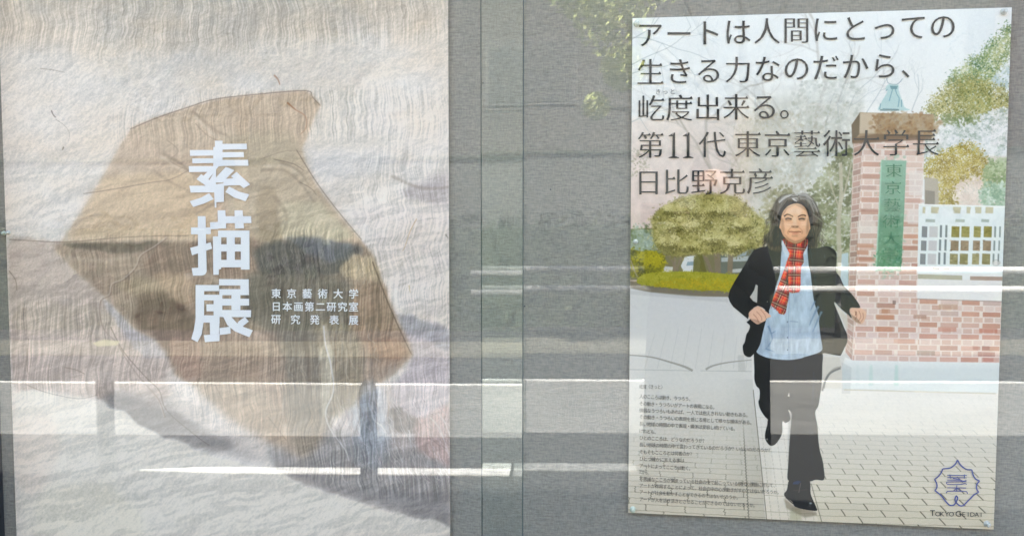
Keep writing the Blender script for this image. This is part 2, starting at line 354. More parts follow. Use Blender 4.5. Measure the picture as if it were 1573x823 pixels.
for cx, cy, rx, ry in ((1028,372,18,13),(1058,378,16,9),(1098,366,20,12),(1132,374,15,14),(1050,345,24,14),(1078,322,30,15),(1112,320,26,14),(1035,322,16,9),(1142,345,14,10)):
    cv.foliage([(cx-rx,cy),(cx-rx*.6,cy-ry*.8),(cx,cy-ry),(cx+rx*.6,cy-ry*.8),(cx+rx,cy),(cx,cy+ry*.3)], [(166,158,96),(194,186,124),(214,206,152)], 360, 1.9, int(cx), .6, 9, .6)
    cv.foliage([(cx-rx,cy+ry*.5),(cx,cy+ry*.3),(cx+rx,cy+ry*.5),(cx,cy+ry)], [(92,88,52),(122,116,70)], 130, 1.7, int(cx)+1, .6, 9, .5)
cv.fill(S['bush'], (120,118,44), 1, 1.2, True)
cv.foliage(S['bush'], [(84,84,34),(130,128,40),(166,158,50),(180,172,70)], 500, 2.0, 20, .7, 8)
cv.foliage([(985,390),(1010,388),(1020,398),(1012,408),(990,404)], [(156,150,44),(184,174,60)], 200, 1.8, 21, .8)
cv.stroke([(969,400),(974,414),(979,425)], 2, (150,142,122), .9, .3)
cv.fill(S['hedge'], (160,158,62), 1, .8, True)
cv.foliage(S['hedge'], [(134,136,52),(160,158,62),(180,176,84)], 1300, 1.7, 22, .7, 7, .6)
cv.foliage([(1030,430),(1070,428),(1112,430),(1134,434),(1124,445),(1060,443),(1005,438)], [(150,140,34),(178,158,24),(196,172,34)], 700, 1.5, 23, .7, 6, .6)
# open plaza joints
for i in range(9):
    x = 1002+i*18; cv.stroke([(x+4, 500+abs(i-3)*4), (x-6-(4-i)*1.5, 566)], .7, (176,175,168), .45, .4, False)
cv.stroke([(966,545),(1000,548),(1030,556),(1052,563),(1064,569)], (1.6,4), (150,148,138), .75, .4)
cv.stroke([(1158,552),(1120,556),(1096,561),(1084,567)], (1.2,3.5), (150,148,138), .75, .4)
cv.stroke([(966,567),(1060,569)], 1.2, (168,166,158), .5, .4); cv.stroke([(1076,569),(1155,570)], 1.2, (168,166,158), .5, .4)
cv.fill([(1133,545),(1142,545),(1146,570),(1134,570)], (170,168,160), .35, 1)
# pavers, left field
sh = smap(C(218,217,210), C(214,206,186), (PY-585)/200)
cv.fill([(940,576),(1157,582),(1179,830),(940,830)], sh*(1-.06*np.clip((PX-1110)/60,0,1)[..., None]), 1, 1)
y = 600.; row = 0; step = 4.6
while y < 830:
    fade = float(np.clip((y-640)/150, .06, .85)); xe = 1157+(y-598)*.104
    sl = .016+ (y-590)*.00022
    pts = [(xx, y+(xx-966)*sl+rg.normal(0, .28)) for xx in np.arange(952, xe, 5)]+[(xe, y+(xe-966)*sl)]
    cv.stroke(pts, .45+.35*fade, (122,116,100), .62*fade, .2, False)
    bw = 26+(y-600)*.19; xs_ = 1132+(y-598)*.062+((row%2)*.5-9)*bw
    while xs_ < xe-6:
        if xs_ > 950:
            zz = [(xs_+rg.normal(0, .6)+(.8 if k%2 else -.8), y+(xs_-966)*sl-step*(1-k/5)) for k in range(6)]
            cv.stroke(zz, .7+.8*fade, (88,84,72), .66*fade, .25, False)
        xs_ += bw
    y += step; step *= 1.028; row += 1
for k in range(40):
    yy = 640+k*4.6; x = 1138+(yy-598)*.058; cv.stroke([(x, yy), (x+1.6, yy+2.3), (x-.4, yy+4.6)], 1.2, (104,102,90), float(np.clip((yy-640)/60, .2, .85)), .25, False)
# tactile strip
cv.fill([(1150,470),(1196,470),(1224,640),(1244,742),(1266,840),(1181,840),(1157,598)], smap(C(226,226,221), C(226,218,200), (PY-600)/190), 1, .6)
for k in range(6):
    t = (k+.6)/6
    for j in range(26):
        ya = 640+j*6.4; yb = ya+4.6
        if ya > 800: break
        fx = lambda yy: (1157+(yy-598)*.104)*(1-t)+(1224+(yy-640)*.2+0)*t
        cv.stroke([(fx(ya), ya), (fx(yb), yb)], 1.0, (186,176,158), float(np.clip((ya-600)/150, .15, .75)), .4, False)
for yy in (640, 655, 672, 692, 718, 742, 760, 785):
    cv.stroke([(1157+(yy-598)*.104, yy), (1224+(yy-640)*.2, yy+3.5)], .8, (160,150,132), float(np.clip((yy-620)/120, .2, .75)), .3, False)
cv.stroke([(1157,598),(1177,791),(1180,830)], 1.1, (104,100,88), .8, .3, False)
cv.fill([(1214,780),(1230,778),(1232,800),(1212,802)], (160,156,120), .45, 3); cv.fill([(1204,764),(1222,778),(1256,786),(1262,790),(1236,794),(1208,780)], (128,118,98), .6, 2.2)
# pavers, right field
cv.fill([(1224,600),(1580,592),(1580,840),(1266,840),(1244,742)], smap(C(222,220,213), C(218,210,188), (PY-600)/190), 1, .8)
y = 606.; row = 0; step = 4.8
while y < 835:
    fade = float(np.clip((y-630)/150, .07, .85)); xa = 1224+max(0, y-640)*.2; sl = .024
    pts = [(xx, y+(xx-1250)*sl+rg.normal(0, .28)) for xx in np.arange(xa, 1560, 6)]
    cv.stroke(pts, .45+.35*fade, (122,116,98), .62*fade, .2, False)
    bw = 30+(y-600)*.16; xs_ = xa+((row*.37) % 1)*bw
    while xs_ < 1555:
        if xs_ > xa:
            dx = step*(.55+(xs_-1240)/500)
            cv.stroke([(xs_, y+(xs_-1250)*sl-step), (xs_+dx*.5+.7, y+(xs_-1250)*sl-step*.45), (xs_+dx, y+(xs_-1250)*sl)], .8+.9*fade, (84,80,66), .88*fade, .2, False)
        xs_ += bw
    y += step; step *= 1.03; row += 1
cv.stroke([(1246,742),(1262,800),(1270,830)], 1.1, (104,100,88), .8, .3, False)
# brick pier and wall
def bilerp(q, u, v):
    q = np.array(q, float); return tuple((q[0]*(1-u)+q[1]*u)*(1-v)+(q[3]*(1-u)+q[2]*u)*v)
def bricks(q, rows, ncol, mortar, cols, pat=0, seed=0, m=.10, fadef=None):
    r_ = np.random.RandomState(seed); cv.fill(q, mortar, 1, .3)
    for i in range(rows):
        header = (i+pat) % 2 == 1; n = ncol*2 if header else ncol; o = .5 if header else 0
        for j in range(-1, n+1):
            u0 = (j+o*.5+.0)/n; u1 = u0+1/n; g = m/n*.8
            a_, b_ = max(u0+g, .004), min(u1-g, .996)
            if b_-a_ < .02/ncol: continue
            c0 = cols[r_.choice(len(cols), p=None)]; c_ = np.array(c0)+r_.normal(0, 6)
            if header: c_ = c_*.7+np.array(mortar)*.3
            v0, v1 = (i+m*.9)/rows, (i+1-m*.9)/rows
            cv.fill([bilerp(q, a_, v0), bilerp(q, b_, v0), bilerp(q, b_, v1), bilerp(q, a_, v1)], c_, .92, .25)
MO = (226,214,204)
bl = [(208,176,162),(212,186,172),(202,164,146),(214,192,180),(204,172,158)]
bricks([(1311,218),(1325,213),(1315,440),(1303,440)], 25, 1, (206,192,180), [(176,142,128),(160,132,120),(186,152,138)], 1, 2)
bricks([(1325,211),(1421,213),(1409,440),(1315,440)], 25, 3, MO, bl, 0, 1)
for y0, y1, xa, xb, c_ in ((249,256,1322,1352,(192,152,134)),(268,275,1322,1352,(178,138,120)),(285,291,1321,1346,(172,138,126)),(303,309,1321,1350,(190,146,126)),(320,326,1320,1349,(176,132,116)),(340,356,1316,1345,(228,220,210)),(374,380,1316,1342,(186,128,98)),(384,391,1316,1334,(178,112,82)),(394,400,1315,1343,(168,112,92)),(404,410,1315,1332,(168,112,90)),
                         (306,311,1392,1419,(194,156,142)),(360,366,1388,1412,(190,124,94)),(369,374,1401,1412,(186,128,100)),(378,384,1387,1411,(170,122,104)),(404,410,1400,1411,(168,116,104)),(262,300,1396,1419,(226,220,214)),(322,344,1394,1418,(228,222,216))):
    cv.fill([(xa,y0),(xb,y0+.5),(xb,y1+.5),(xa,y1)], c_, .55, .6)
bricks([(1303,440),(1315,440),(1309,554),(1298,540)], 13, 1, (212,198,186), [(192,158,146),(180,150,138)], 0, 3)
bricks([(1315,428),(1410,430),(1409,556),(1309,554)], 14, 3, (230,216,206), [(212,178,166),(216,188,178),(208,168,154),(218,192,184),(200,156,138)], 0, 4)
bricks([(1410,458),(1540,462),(1537,557),(1409,556)], 11, 4, (230,216,206), [(210,172,158),(214,182,170),(206,164,148),(200,150,130),(216,190,180)], 0, 5)
for x0, y0, w, h, c_ in ((1346,465,28,7,(172,132,116)),(1354,474,13,7,(182,124,92)),(1345,483,28,7,(184,122,88)),(1344,501,27,8,(192,134,106)),(1343,537,27,7,(178,132,116)),(1373,520,32,7,(200,146,126)),(1442,467,29,8,(184,146,124)),(1403,483,20,6,(168,126,108)),(1441,502,28,7,(192,126,104)),(1504,504,28,7,(184,108,84)),(1502,540,26,7,(164,104,92)),(1408,538,28,7,(154,132,120)),(1494,531,12,6,(172,112,98)),(1508,531,12,6,(150,96,90)),(1510,549,16,6,(186,118,104)),(1371,461,5,6,(110,84,80))):
    cv.fill([(x0,y0),(x0+w,y0+.5),(x0+w,y0+h+.5),(x0,y0+h)], c_, .6, .5)
cv.fill([(1298,548),(1309,553),(1540,557),(1532,604),(1295,598),(1293,565)], smap(C(232,235,232), C(212,220,218), (PY-552)/16), 1, .5)
cv.mul([(1293,556),(1308,564),(1306,604),(1293,604)], .93, .8)
for xx, c_ in ((1336,(170,206,190)),(1375,(156,204,184)),(1316,(200,212,208))): cv.fill([(xx,560),(xx+4,560),(xx+5,592),(xx-2,592)], c_, .35, 1.5)
cv.stroke([(1296,598),(1530,604)], 2.2, (186,176,150), .6, .6, False)
cv.fill([(1409,428),(1541,430),(1540,462),(1409,458)], (232,230,226), 1, .4)
cv.stroke([(1409,459),(1539,463)], 1.6, (166,150,142), .7, .5, False)
cv.fill([(1410,421),(1478,423),(1478,430),(1410,428)], (178,172,148), .9, .5); cv.fill([(1490,424),(1541,425),(1541,431),(1490,430)], (166,142,126), .9, .5)
cv.fill([(1413,441),(1421,441),(1421,445),(1413,445)], (130,186,204), .7, .5); cv.fill([(1424,441),(1438,441),(1438,445),(1424,445)], (130,186,204), .7, .5)
# white gate
cv.fill([(1411,316),(1545,318),(1541,421),(1409,420)], (226,234,232), 1, .4)
gz = lambda a, b, c_, d: T(1400, 300, 5.487, [(a,b),(c_,b+3),(c_-3,d+3),(a-3,d)])
for a, b in ((95,118),(166,232),(350,418),(465,500),(536,590),(625,690)): cv.fill(gz(a, 96, b, 150), (186,178,140), .8, .8)
for cx, rr in ((140,24),(290,68),(437,26),(516,22)): cv.dab(1400+cx/5.487, 300+140/5.487, rr/5.487, 7, 0, (230,236,234), 1, .3)
for a, b in ((120,200),(372,450),(590,655)): cv.fill(gz(a, 200, b, 225), (150,160,146), .7, .7)
rowsY = ((260,352),(380,465),(490,580)); cs = [(146,138,76),(150,130,104),(148,140,98)]
for k, (ya, yb) in enumerate(rowsY):
    for a, b in ((338,405),(422,490),(526,585),(610,678)):
        cv.fill(gz(a-k*7, ya, b-k*7, yb), np.array(cs[k])+rg.normal(0, 8), .95, .35)
        for q in range(7): cv.dab(1400+(a+rg.rand()*60-k*7)/5.487, 300+(ya+rg.rand()*85)/5.487, 2.5, 1.5, 0, np.array(cs[k])+rg.normal(0, 26), .5)
    for a, b, c_ in ((88,134,(120,122,124)),(152,222,(196,192,190)),(240,258,(110,118,118)),(286,304,(110,118,118)),(698,714,(130,140,134)),(740,754,(130,140,134))):
        cv.fill(gz(a-k*7, ya-(10 if a > 230 and a < 320 else 0), b-k*7, yb), c_, .85, .35)
cv.fill(gz(180,604,236,624), (96,92,84), .9, .4); cv.fill(gz(265,604,325,624), (110,104,92), .9, .4)
cv.stroke([(1411,314.5),(1545,317.5)], 2.2, (240,244,240), 1, .3, False)
cv.dab(1530,404,7,4,0,(220,214,206),.7); cv.stroke([(1524,402),(1530,399),(1536,403),(1531,408),(1525,407)], 1, (150,140,130), .5, .3)
# plate, cap stone and lantern
cv.fill(S['plate'], smap(C(140,178,156), C(98,142,112), (PY-250)/150), 1, .5)
cv.stroke([(1354,247),(1350,330),(1345.5,415)], 2.2, (166,204,182), .8, .6, False)
cv.foliage(S['plate'], [(118,170,140),(136,184,156),(150,194,168)], 260, 2.4, 31, .35)
cv.foliage([(1346,384),(1384,384),(1384,414),(1346,414)], [(60,116,76),(84,144,104),(140,176,146)], 130, 1.6, 32, .6, 5)
cv.fill(S['cap'], (156,136,108), 1, .5)
cv.fill([(1308,192),(1321,173),(1320,206),(1309,219)], (104,92,74), .95, .7)
cv.fill([(1321,174),(1348,174),(1347,205),(1320,205)], (198,184,162), .85, 1.5)
cv.foliage([(1350,176),(1432,178),(1430,208),(1349,206)], [(120,88,56),(150,120,82),(172,146,110),(176,162,138)], 420, 3, 33, .5, 14)
cv.fill([(1309,212),(1345,206),(1431,208),(1431,214),(1309,221)], (112,92,72), .8, 1.2)
lz = lambda pts: T(1290, 110, 5.487, pts)
cv.fill(lz([(410,110),(490,112),(495,160),(520,230),(545,300),(590,325),(500,332),(330,330),(345,270),(400,170),(385,150)]), (176,206,206), .9, .8, True)
cv.stroke(lz([(395,55),(405,95),(440,108),(490,105),(528,60)]), 1, (136,150,156), .8, .3)
for p in ([(425,130),(480,132)], [(450,130),(430,200),(415,250)], [(462,130),(480,190),(500,230),(490,300)], [(360,315),(490,320)], [(345,270),(335,320)], [(520,240),(520,300)], [(400,150),(390,165)]):
    cv.stroke(lz(p), 1.5, (104,146,158), .75, .5)
cv.fill(lz([(420,120),(490,122),(482,150),(432,150)]), (96,136,144), .8, .5)
cv.fill(lz([(340,318),(500,318),(500,332),(340,332)]), (96,122,122), .7, .5)
# bicycle stand ring near the foot of the pier
cv.stroke([(1263,600),(1266,588),(1272,575),(1282,566),(1292,563)], 3, (124,122,116), .9, .5)
cv.fill([(1263,548),(1290,548),(1293,570),(1292,596),(1263,596)], (205,199,182), .55, 1)
cv.stroke([(1265,596),(1268,584),(1276,572),(1291,565)], 3, (116,116,112), .9, .5)

# ---- the man
DK = C(31,33,35)
jn = 1+.35*(fbm(PX/12, PY/20, 3, 5)-.5)[..., None]
cv.fill(S['trousers'], C(38,42,46)*jn, 1, .4, True)
cv.mul([(1211,640),(1222,600),(1226,735),(1211,735)], .8, 2.5); cv.mul([(1196,560),(1206,600),(1200,640),(1208,560)], .75, 2)
cv.stroke([(1236,560),(1240,610),(1236,660),(1240,730)], 3, (54,60,66), .6, 1.4); cv.stroke([(1180,560),(1186,600),(1190,640)], 4, (46,48,50), .5, 1.5)
cv.fill(S['shoe_back'], (46,44,42), 1, .4, True); cv.stroke([(1178,672),(1182,681),(1190,680),(1198,668)], 1.4, (84,80,74), .6, .5); cv.dab(1178,674,1.2,1.8,0,(150,150,148),.8)
cv.mul([(1186,650),(1198,655),(1194,675),(1184,675)], .75, 1.5)
cv.fill([(1212,602),(1213,609),(1209.5,608)], (214,212,206), .9, .3)
cv.fill(S['shoe_front'], (44,42,42), 1, .4, True)
cv.fill([(1219,739),(1226,737),(1231,739),(1226,743),(1217,743)], (52,72,104), .9, .7); cv.dab(1245,772,3,2.4,0,(168,184,192),.8,.8); cv.dab(1244,776,5,3,0,(90,92,96),.5,.9)
cv.stroke([(1230,741),(1228,750),(1227,756)], 1, (150,150,150), .6, .3); cv.stroke([(1218,752),(1230,752),(1240,751)], 1.4, (86,84,82), .6, .5); cv.stroke([(1207,763),(1220,774),(1236,780),(1252,783)], 1.4, (24,22,22), .8, .4)
cv.fill(S['jacket_right'], C(40,48,52)*jn, 1, .4, True)
cv.mul([(1284,417),(1300,446),(1312,470),(1300,478),(1285,462),(1276,440)], .82, 2)
cv.stroke([(1284,388),(1283,420),(1282,450),(1281,464)], 2, (28,32,36), .7, 1); cv.stroke([(1256,385),(1252,420),(1262,470),(1268,530)], 3, (58,66,70), .5, 1.2); cv.fill([(1266,389),(1268,394),(1266,397)], (86,94,98), .7, .5)
cv.fill([(1281,466),(1292,476),(1300,486),(1296,492),(1289,484)], (206,202,188), .9, .5)
cv.fill([(1290,480),(1302,487),(1302,512),(1298,500)], (205,198,184), .8, .5)
sn = fbm(PX/4, PY/14, 3, 6); sn2 = fbm((PX+PY*.3)/9, PY/22, 2, 7)
cv.fill(S['shirt'], C(176,194,208)*(1+.22*(sn-.5)+.16*(sn2-.5))[..., None], 1, .4, True)
for p, w in (([(1257,470),(1248,488),(1243,500)], 4), ([(1262,478),(1254,496),(1248,510)], 3.5), ([(1252,462),(1244,478)], 3), ([(1180,500),(1186,520),(1176,536)], 3), ([(1184,512),(1192,508)], 2), ([(1176,535),(1190,540)], 2)):
    cv.stroke(p, (w, .6), (112,136,160), .8, 1)
cv.stroke([(1213,450),(1211,500),(1212,552)], 1.2, (146,164,182), .8, .4); cv.stroke([(1217,450),(1215.5,500),(1216,552)], .8, (198,212,220), .6, .4)
for yy in (494,518,537): cv.dab(1209.6, yy, 1.1, 1.6, 0, (92,100,112), .8)
cv.stroke([(1213,493),(1226,494)], 1.6, (136,152,170), .7, .6); cv.stroke([(1162,539),(1176,546),(1200,550),(1224,550),(1250,543),(1262,537)], 1, (206,218,224), .6, .4)
cv.fill(S['jacket_left'], DK*jn, 1, .4, False)
cv.fill(S['gap'], (188,188,180), 1, .4)
cv.fill(S['jacket_tail'], DK*jn, 1, .4, True)
cv.stroke([(1162,437),(1163,420),(1160,405)], 1.6, (20,21,24), .7, 1); cv.stroke([(1180,385),(1192,410),(1190,440),(1178,475)], 5, (48,49,46), .5, 2); cv.stroke([(1150,400),(1134,432),(1128,456)], 4, (44,46,50), .4, 2)
cv.dab(1178.6,463,.9,.9,0,(190,190,186),.8)
# folds in the dark cloth
for p, w, c_, a in (([(1157,392),(1148,420),(1136,446)], 5, (66,68,72), .55), ([(1126,452),(1140,466),(1156,474)], 3, (70,74,78), .5), ([(1122,446),(1132,452),(1146,450)], 2, (14,15,18), .8), ([(1130,436),(1142,440),(1154,436)], 2, (14,15,18), .7), ([(1170,392),(1174,420),(1170,450)], 3, (58,58,56), .5), ([(1150,512),(1156,520),(1152,536)], 3, (60,62,64), .5), ([(1164,505),(1160,522)], 2, (14,15,18), .7),
                    ([(1196,372),(1194,400),(1188,436),(1178,470)], 1.4, (84,84,82), .5), ([(1243,376),(1249,410),(1254,450),(1262,500)], 1.4, (96,100,102), .5), ([(1296,444),(1306,458),(1312,468)], 3, (74,80,84), .6), ([(1286,436),(1296,456)], 2, (18,20,24), .7), ([(1270,500),(1280,520),(1278,540)], 3, (66,72,74), .5), ([(1290,500),(1292,520),(1288,538)], 2, (18,20,24), .6),
                    ([(1222,560),(1218,600),(1224,650)], 2.5, (66,72,80), .5), ([(1250,570),(1248,620),(1244,670),(1250,725)], 3, (68,76,84), .5), ([(1214,735),(1240,736),(1262,733)], 1.6, (14,16,20), .7), ([(1172,570),(1180,600),(1176,620)], 3, (62,64,68), .5), ([(1230,640),(1240,650),(1250,646)], 2, (16,18,22), .7), ([(1224,690),(1236,700),(1252,696)], 2, (60,68,76), .5)):
    cv.stroke(p, (w, w*.4), c_, a, 1.)
# contact shade of the printed shoe
# collar
cv.fill(T(1160,285,6.858,[(278,570),(300,590),(345,680),(360,720),(350,760),(300,700),(276,620)]), (196,210,222), 1, .4); cv.stroke(T(1160,285,6.858,[(280,575),(310,640),(342,690)]), 1, (232,238,242), .8, .3)
cv.fill(T(1160,285,6.858,[(556,600),(545,640),(515,690),(505,720),(530,725),(552,660)]), (196,210,222), 1, .4)
# neck, scarf
cv.fill(T(1160,285,6.858,[(310,560),(540,555),(520,625),(450,640),(360,620)]), (146,98,70), 1, .8)
def tartan(ang, ox, oy):
    ca, sa = math.cos(ang), math.sin(ang); u = (PX-ox)*ca+(PY-oy)*sa; v = -(PX-ox)*sa+(PY-oy)*ca
    col = np.empty(PX.shape+(3,), np.float32); col[:] = C(220,62,52)
    def band(w, per, c0, wd, colr, a):
        nonlocal col
        d = np.abs(((w-c0+per/2) % per)-per/2); m_ = np.clip((wd-d)/.5+.5, 0, 1)*a; col = col*(1-m_[..., None])+C(*colr)*m_[..., None]
    for w, per in ((u, 15.), (v, 18.)):
        band(w, per, 0, 2.6, (70,44,44), .62); band(w, per, 0, .5, (222,206,176), .75); band(w, per, 3.8, .4, (214,200,180), .5); band(w, per, -3.8, .4, (60,50,56), .6)
        band(w, per, per/2, .45, (222,176,84), .55)
    return col*(1+.25*(fbm(PX/6, PY/10, 2, 4)-.5))[..., None]
cv.fill(S['scarf_left'], tartan(.42, 1200, 450), 1, .35, True)
cv.mul([(1211,398),(1213,440),(1210,466),(1207,430)], .62, 1.5)
cv.fill(S['scarf_right'], tartan(.02, 1220, 404), 1, .35, True)
cv.fill(S['scarf_knot'], tartan(.1, 1221, 381), 1, .35, True)
cv.mul(T(1160,285,6.858,[(290,560),(360,600),(440,630),(400,640),(330,620)]), .55, 1.2); cv.mul(T(1160,285,6.858,[(480,615),(545,550),(545,600),(500,650)]), .65, 1.2)
for k in range(6): cv.stroke([(1186+k*3.6, 468+k*2.5), (1185+k*3.8, 473+k*2.2)], .8, (130,30,28), .6, .3, False)
for k in range(5): cv.stroke([(1214+k*3.2, 444), (1214+k*3.3, 450)], .8, (130,30,28), .6, .3, False)
# hair and face
hz = lambda pts: T(1160, 285, 6.858, pts)
hn = fbm(PX/1.6+PY/14, PY/9, 3, 3)
cv.fill(S['hair'], C(84,78,68)*(1+.9*(hn-.5))[..., None], .97, 2.0, True)
cv.fill(hz([(300,180),(420,150),(520,170),(590,260),(610,380),(620,520),(600,640),(300,640),(150,640),(180,520),(220,380),(250,260)]), C(50,44,38)*(1+.7*(hn-.5))[..., None], .85, 3.2, True)
cv.fill(hz([(290,108),(380,90),(448,98),(462,168),(410,140),(340,130),(250,190),(240,160)]), (158,158,152), .75, 1.6)
cv.fill(hz([(470,98),(550,100),(620,160),(665,240),(690,330),(640,270),(590,190),(520,145),(470,150)]), (134,134,126), .7, 1.6)
for p, w, c_, a in (([(450,110),(400,105),(320,120),(250,180)], 5, (188,188,184), .9), ([(440,120),(390,118),(410,150),(440,165)], 4.5, (206,208,208), .9), ([(460,110),(530,100),(600,160),(650,250)], 5, (166,166,160), .9), ([(470,130),(540,140),(590,210),(620,290)], 4, (146,144,136), .8),
                    ([(600,160),(640,230),(680,320)], 2.2, (160,164,150), .7), ([(380,130),(300,170),(260,240)], 3, (98,92,84), .7), ([(610,300),(660,340),(705,380)], 1.8, (150,152,140), .7), ([(230,180),(190,260),(180,340)], 2.5, (92,86,76), .6),
                    ([(620,350),(650,420),(640,520)], 2, (98,92,82), .5), ([(200,380),(190,470),(150,560)], 2, (84,76,68), .5)):
    cv.stroke(hz(p), (w, w*.4), c_, a, .8)
for k in range(70):
    sx = rg.rand(); x0 = 170+90*rg.rand() if k % 2 else 590+90*rg.rand(); y0 = 260+rg.rand()*260; dx = rg.normal(-14 if k % 2 else 6, 14)
    cv.stroke(hz([(x0,y0),(x0+dx*.4,y0+50),(x0+dx,y0+100)]), .7, (40,34,30) if rg.rand() < .6 else (112,104,92), .5, .3)
for k in range(46):
    side = -1 if k % 2 else 1; t_ = rg.rand(); xx = (150-40*t_ if side < 0 else 690-20*abs(t_-.3)); yy = 330+t_*300
    cv.stroke(hz([(xx,yy),(xx+side*(18+20*rg.rand()),yy+30),(xx+side*(10+56*rg.rand()),yy+70)]), .6, (78,70,62), .55, .35)
for k in range(60):
    t_ = rg.rand(); side = -1 if k % 2 else 1; x1 = 450+side*(20+t_*200); 
    cv.stroke(hz([(452,105+20*rg.rand()),(450+side*(60+t_*110),100+t_*70),(450+side*(150+t_*85),190+t_*150)]), .7, (172,172,166) if rg.rand() < .5 else (58,52,46), .45, .35)
for k in range(12): cv.stroke(hz([(130+rg.normal()*12,520+k*6),(100,560+k*5),(85+rg.normal()*14,600+k*3)]), .6, (60,54,46), .6, .3)
NK = hz([(300,560),(540,555),(530,600),(450,640),(360,620)])
cv.fill(NK, (150,100,72), 1, .8)
for c_ in ([(278,570),(300,590),(345,680),(360,720),(350,760),(300,700),(276,620)], [(556,600),(545,640),(515,690),(505,720),(530,725),(552,660)]): cv.fill(hz(c_), (200,213,224), 1, .5)
cv.fill(S['scarf_knot'], tartan(.1, 1221, 381), 1, .4, True)
cv.mul(hz([(290,560),(360,600),(440,630),(400,640),(330,620)]), .6, 1.2); cv.mul(hz([(480,615),(545,550),(545,600),(500,650)]), .7, 1.2)
fx = np.clip((PX-1198)/46, 0, 1)
skin = smap(C(255,210,170), C(234,174,134), (PY-312)/58)*(1-.10*np.abs(fx-.42)[..., None]*2)
cv.fill(S['face'], skin, 1, .55, True)
F = cv
F.mul(hz([(276,310),(330,232),(420,193),(500,206),(545,265),(558,330),(530,262),(420,206),(336,246),(296,320)]), .80, 1.0)
F.fill(hz([(330,270),(400,235),(470,240),(500,280),(470,305),(400,300),(350,295)]), (255,220,188), .7, 3)
F.fill(hz([(300,390),(370,390),(385,430),(340,465),(300,440)]), (252,206,170), .6, 2.5); F.fill(hz([(470,385),(535,385),(540,430),(505,460),(465,430)]), (246,198,162), .55, 2.5)
F.fill(hz([(400,330),(430,330),(440,420),(395,420)]), (254,214,180), .7, 1.5)
F.mul(hz([(380,420),(455,420),(460,442),(430,448),(400,446),(376,440)]), .72, 1.0); F.dab(1160+400/6.858,285+436/6.858,1.5,.8,0,(96,56,40),.7); F.dab(1160+440/6.858,285+436/6.858,1.5,.8,0,(96,56,40),.7)
F.mul(hz([(305,340),(345,325),(390,335),(385,365),(320,372)]), .80, 1.2); F.mul(hz([(450,340),(500,325),(535,340),(525,368),(460,366)]), .80, 1.2)
F.stroke(hz([(303,326),(330,306),(360,308),(398,328)]), (2.2,1.2), (62,44,36), .9, .6); F.stroke(hz([(448,330),(480,314),(515,312),(532,322)]), (1.4,2), (62,44,36), .9, .6)
F.stroke(hz([(316,354),(345,346),(384,354)]), 1.3, (38,24,20), .95, .35); F.stroke(hz([(455,356),(490,348),(520,356)]), 1.3, (38,24,20), .95, .35)
F.stroke(hz([(322,366),(350,372),(380,366)]), .7, (150,100,74), .7, .4); F.stroke(hz([(462,366),(490,372),(516,367)]), .7, (150,100,74), .7, .4)
F.stroke(hz([(350,486),(380,484),(415,489),(455,484),(485,488)]), 1.2, (110,54,42), .9, .35); F.fill(hz([(370,494),(415,500),(465,494),(440,510),(395,510)]), (196,118,96), .75, .8)
F.stroke(hz([(352,470),(340,490),(350,510)]), .9, (150,96,70), .7, .6); F.stroke(hz([(488,468),(498,490),(488,510)]), .9, (150,96,70), .7, .6); F.stroke(hz([(378,440),(352,470)]), .9, (168,112,84), .6, .7); F.stroke(hz([(462,440),(486,466)]), .9, (168,112,84), .6, .7)
F.mul(hz([(380,520),(450,518),(445,540),(385,540)]), .84, 1.5); F.mul(hz([(290,500),(340,570),(400,603),(450,603),(510,572),(550,520),(500,560),(420,585),(350,550)]), .78, 1.8)
F.mul(hz([(265,340),(275,460),(300,520),(310,440),(295,350)]), .86, 1.6); F.mul(hz([(565,340),(566,460),(540,525),(535,430),(548,350)]), .80, 1.6)
# hands
for nm, lines in (('hand_left', ([(1157,482),(1163,489),(1165,495)], [(1162,478),(1169,486),(1170,492)], [(1168,475),(1174,482),(1176,488)])), ('hand_right', ([(1313,477),(1316,484),(1313,491)], [(1319,477),(1322,486),(1318,493)], [(1325,480),(1326,488),(1322,494)]))):
    F.fill(S[nm], (226,186,160), 1, .45, True)
    for l in lines: F.stroke(l, 1, (168,112,90), .75, .5)
F.mul([(1151,489),(1164,497),(1170,496),(1164,491)], .82, 1); F.mul([(1306,482),(1314,494),(1323,497),(1316,488)], .76, 1); F.stroke([(1315,478),(1314,484)], 1.6, (120,74,60), .8, .5)
# print grain
cv.img *= (1+.035*(n3-.5))[..., None]
img_r = cv.image('print_university_poster')
cvR = cv

# =================================================================== LEFT POSTER PRINT
LX0, LX1, LZ0, LZ1 = -1.4205, -.3845, GZ-.30, GZ+1.156
cv = Canvas(LX0, LZ0, LX1-LX0, LZ1-LZ0, 1100, POFF)
PX, PY = cv.PX, cv.PY
u, v = PX, PY
wx = u+22*(fbm(u/70, v/55, 3, 1)-.5); wy = v+22*(fbm(u/70+9, v/55+4, 3, 2)-.5)
big = fbm(wx/150, wy/90, 5, 3)
cv.img[:] = smap(C(210,203,194), C(223,215,207), (PY+20*(big-.5))/170)
cv.img *= (1+.10*(big-.5))[..., None]
tint = fbm(u/80+3, v/45, 3, 5); cv.img += (np.stack([tint-.5, .3*(tint-.5), -.6*(tint-.5)], -1)*16)
# streaked band on top
cv.mul([(-60,-140),(750,-140),(750,20),(640,48),(520,55),(420,60),(330,85),(240,80),(120,90),(-60,60)], (.955,.94,.92), 12)
def wob(poly, amp=5, seed=2):
    out = []; r_ = np.random.RandomState(seed); poly = smooth(poly, True, 6)
    return [(x+amp*(r_.rand()-.5), y+amp*(r_.rand()-.5)) for x, y in poly]
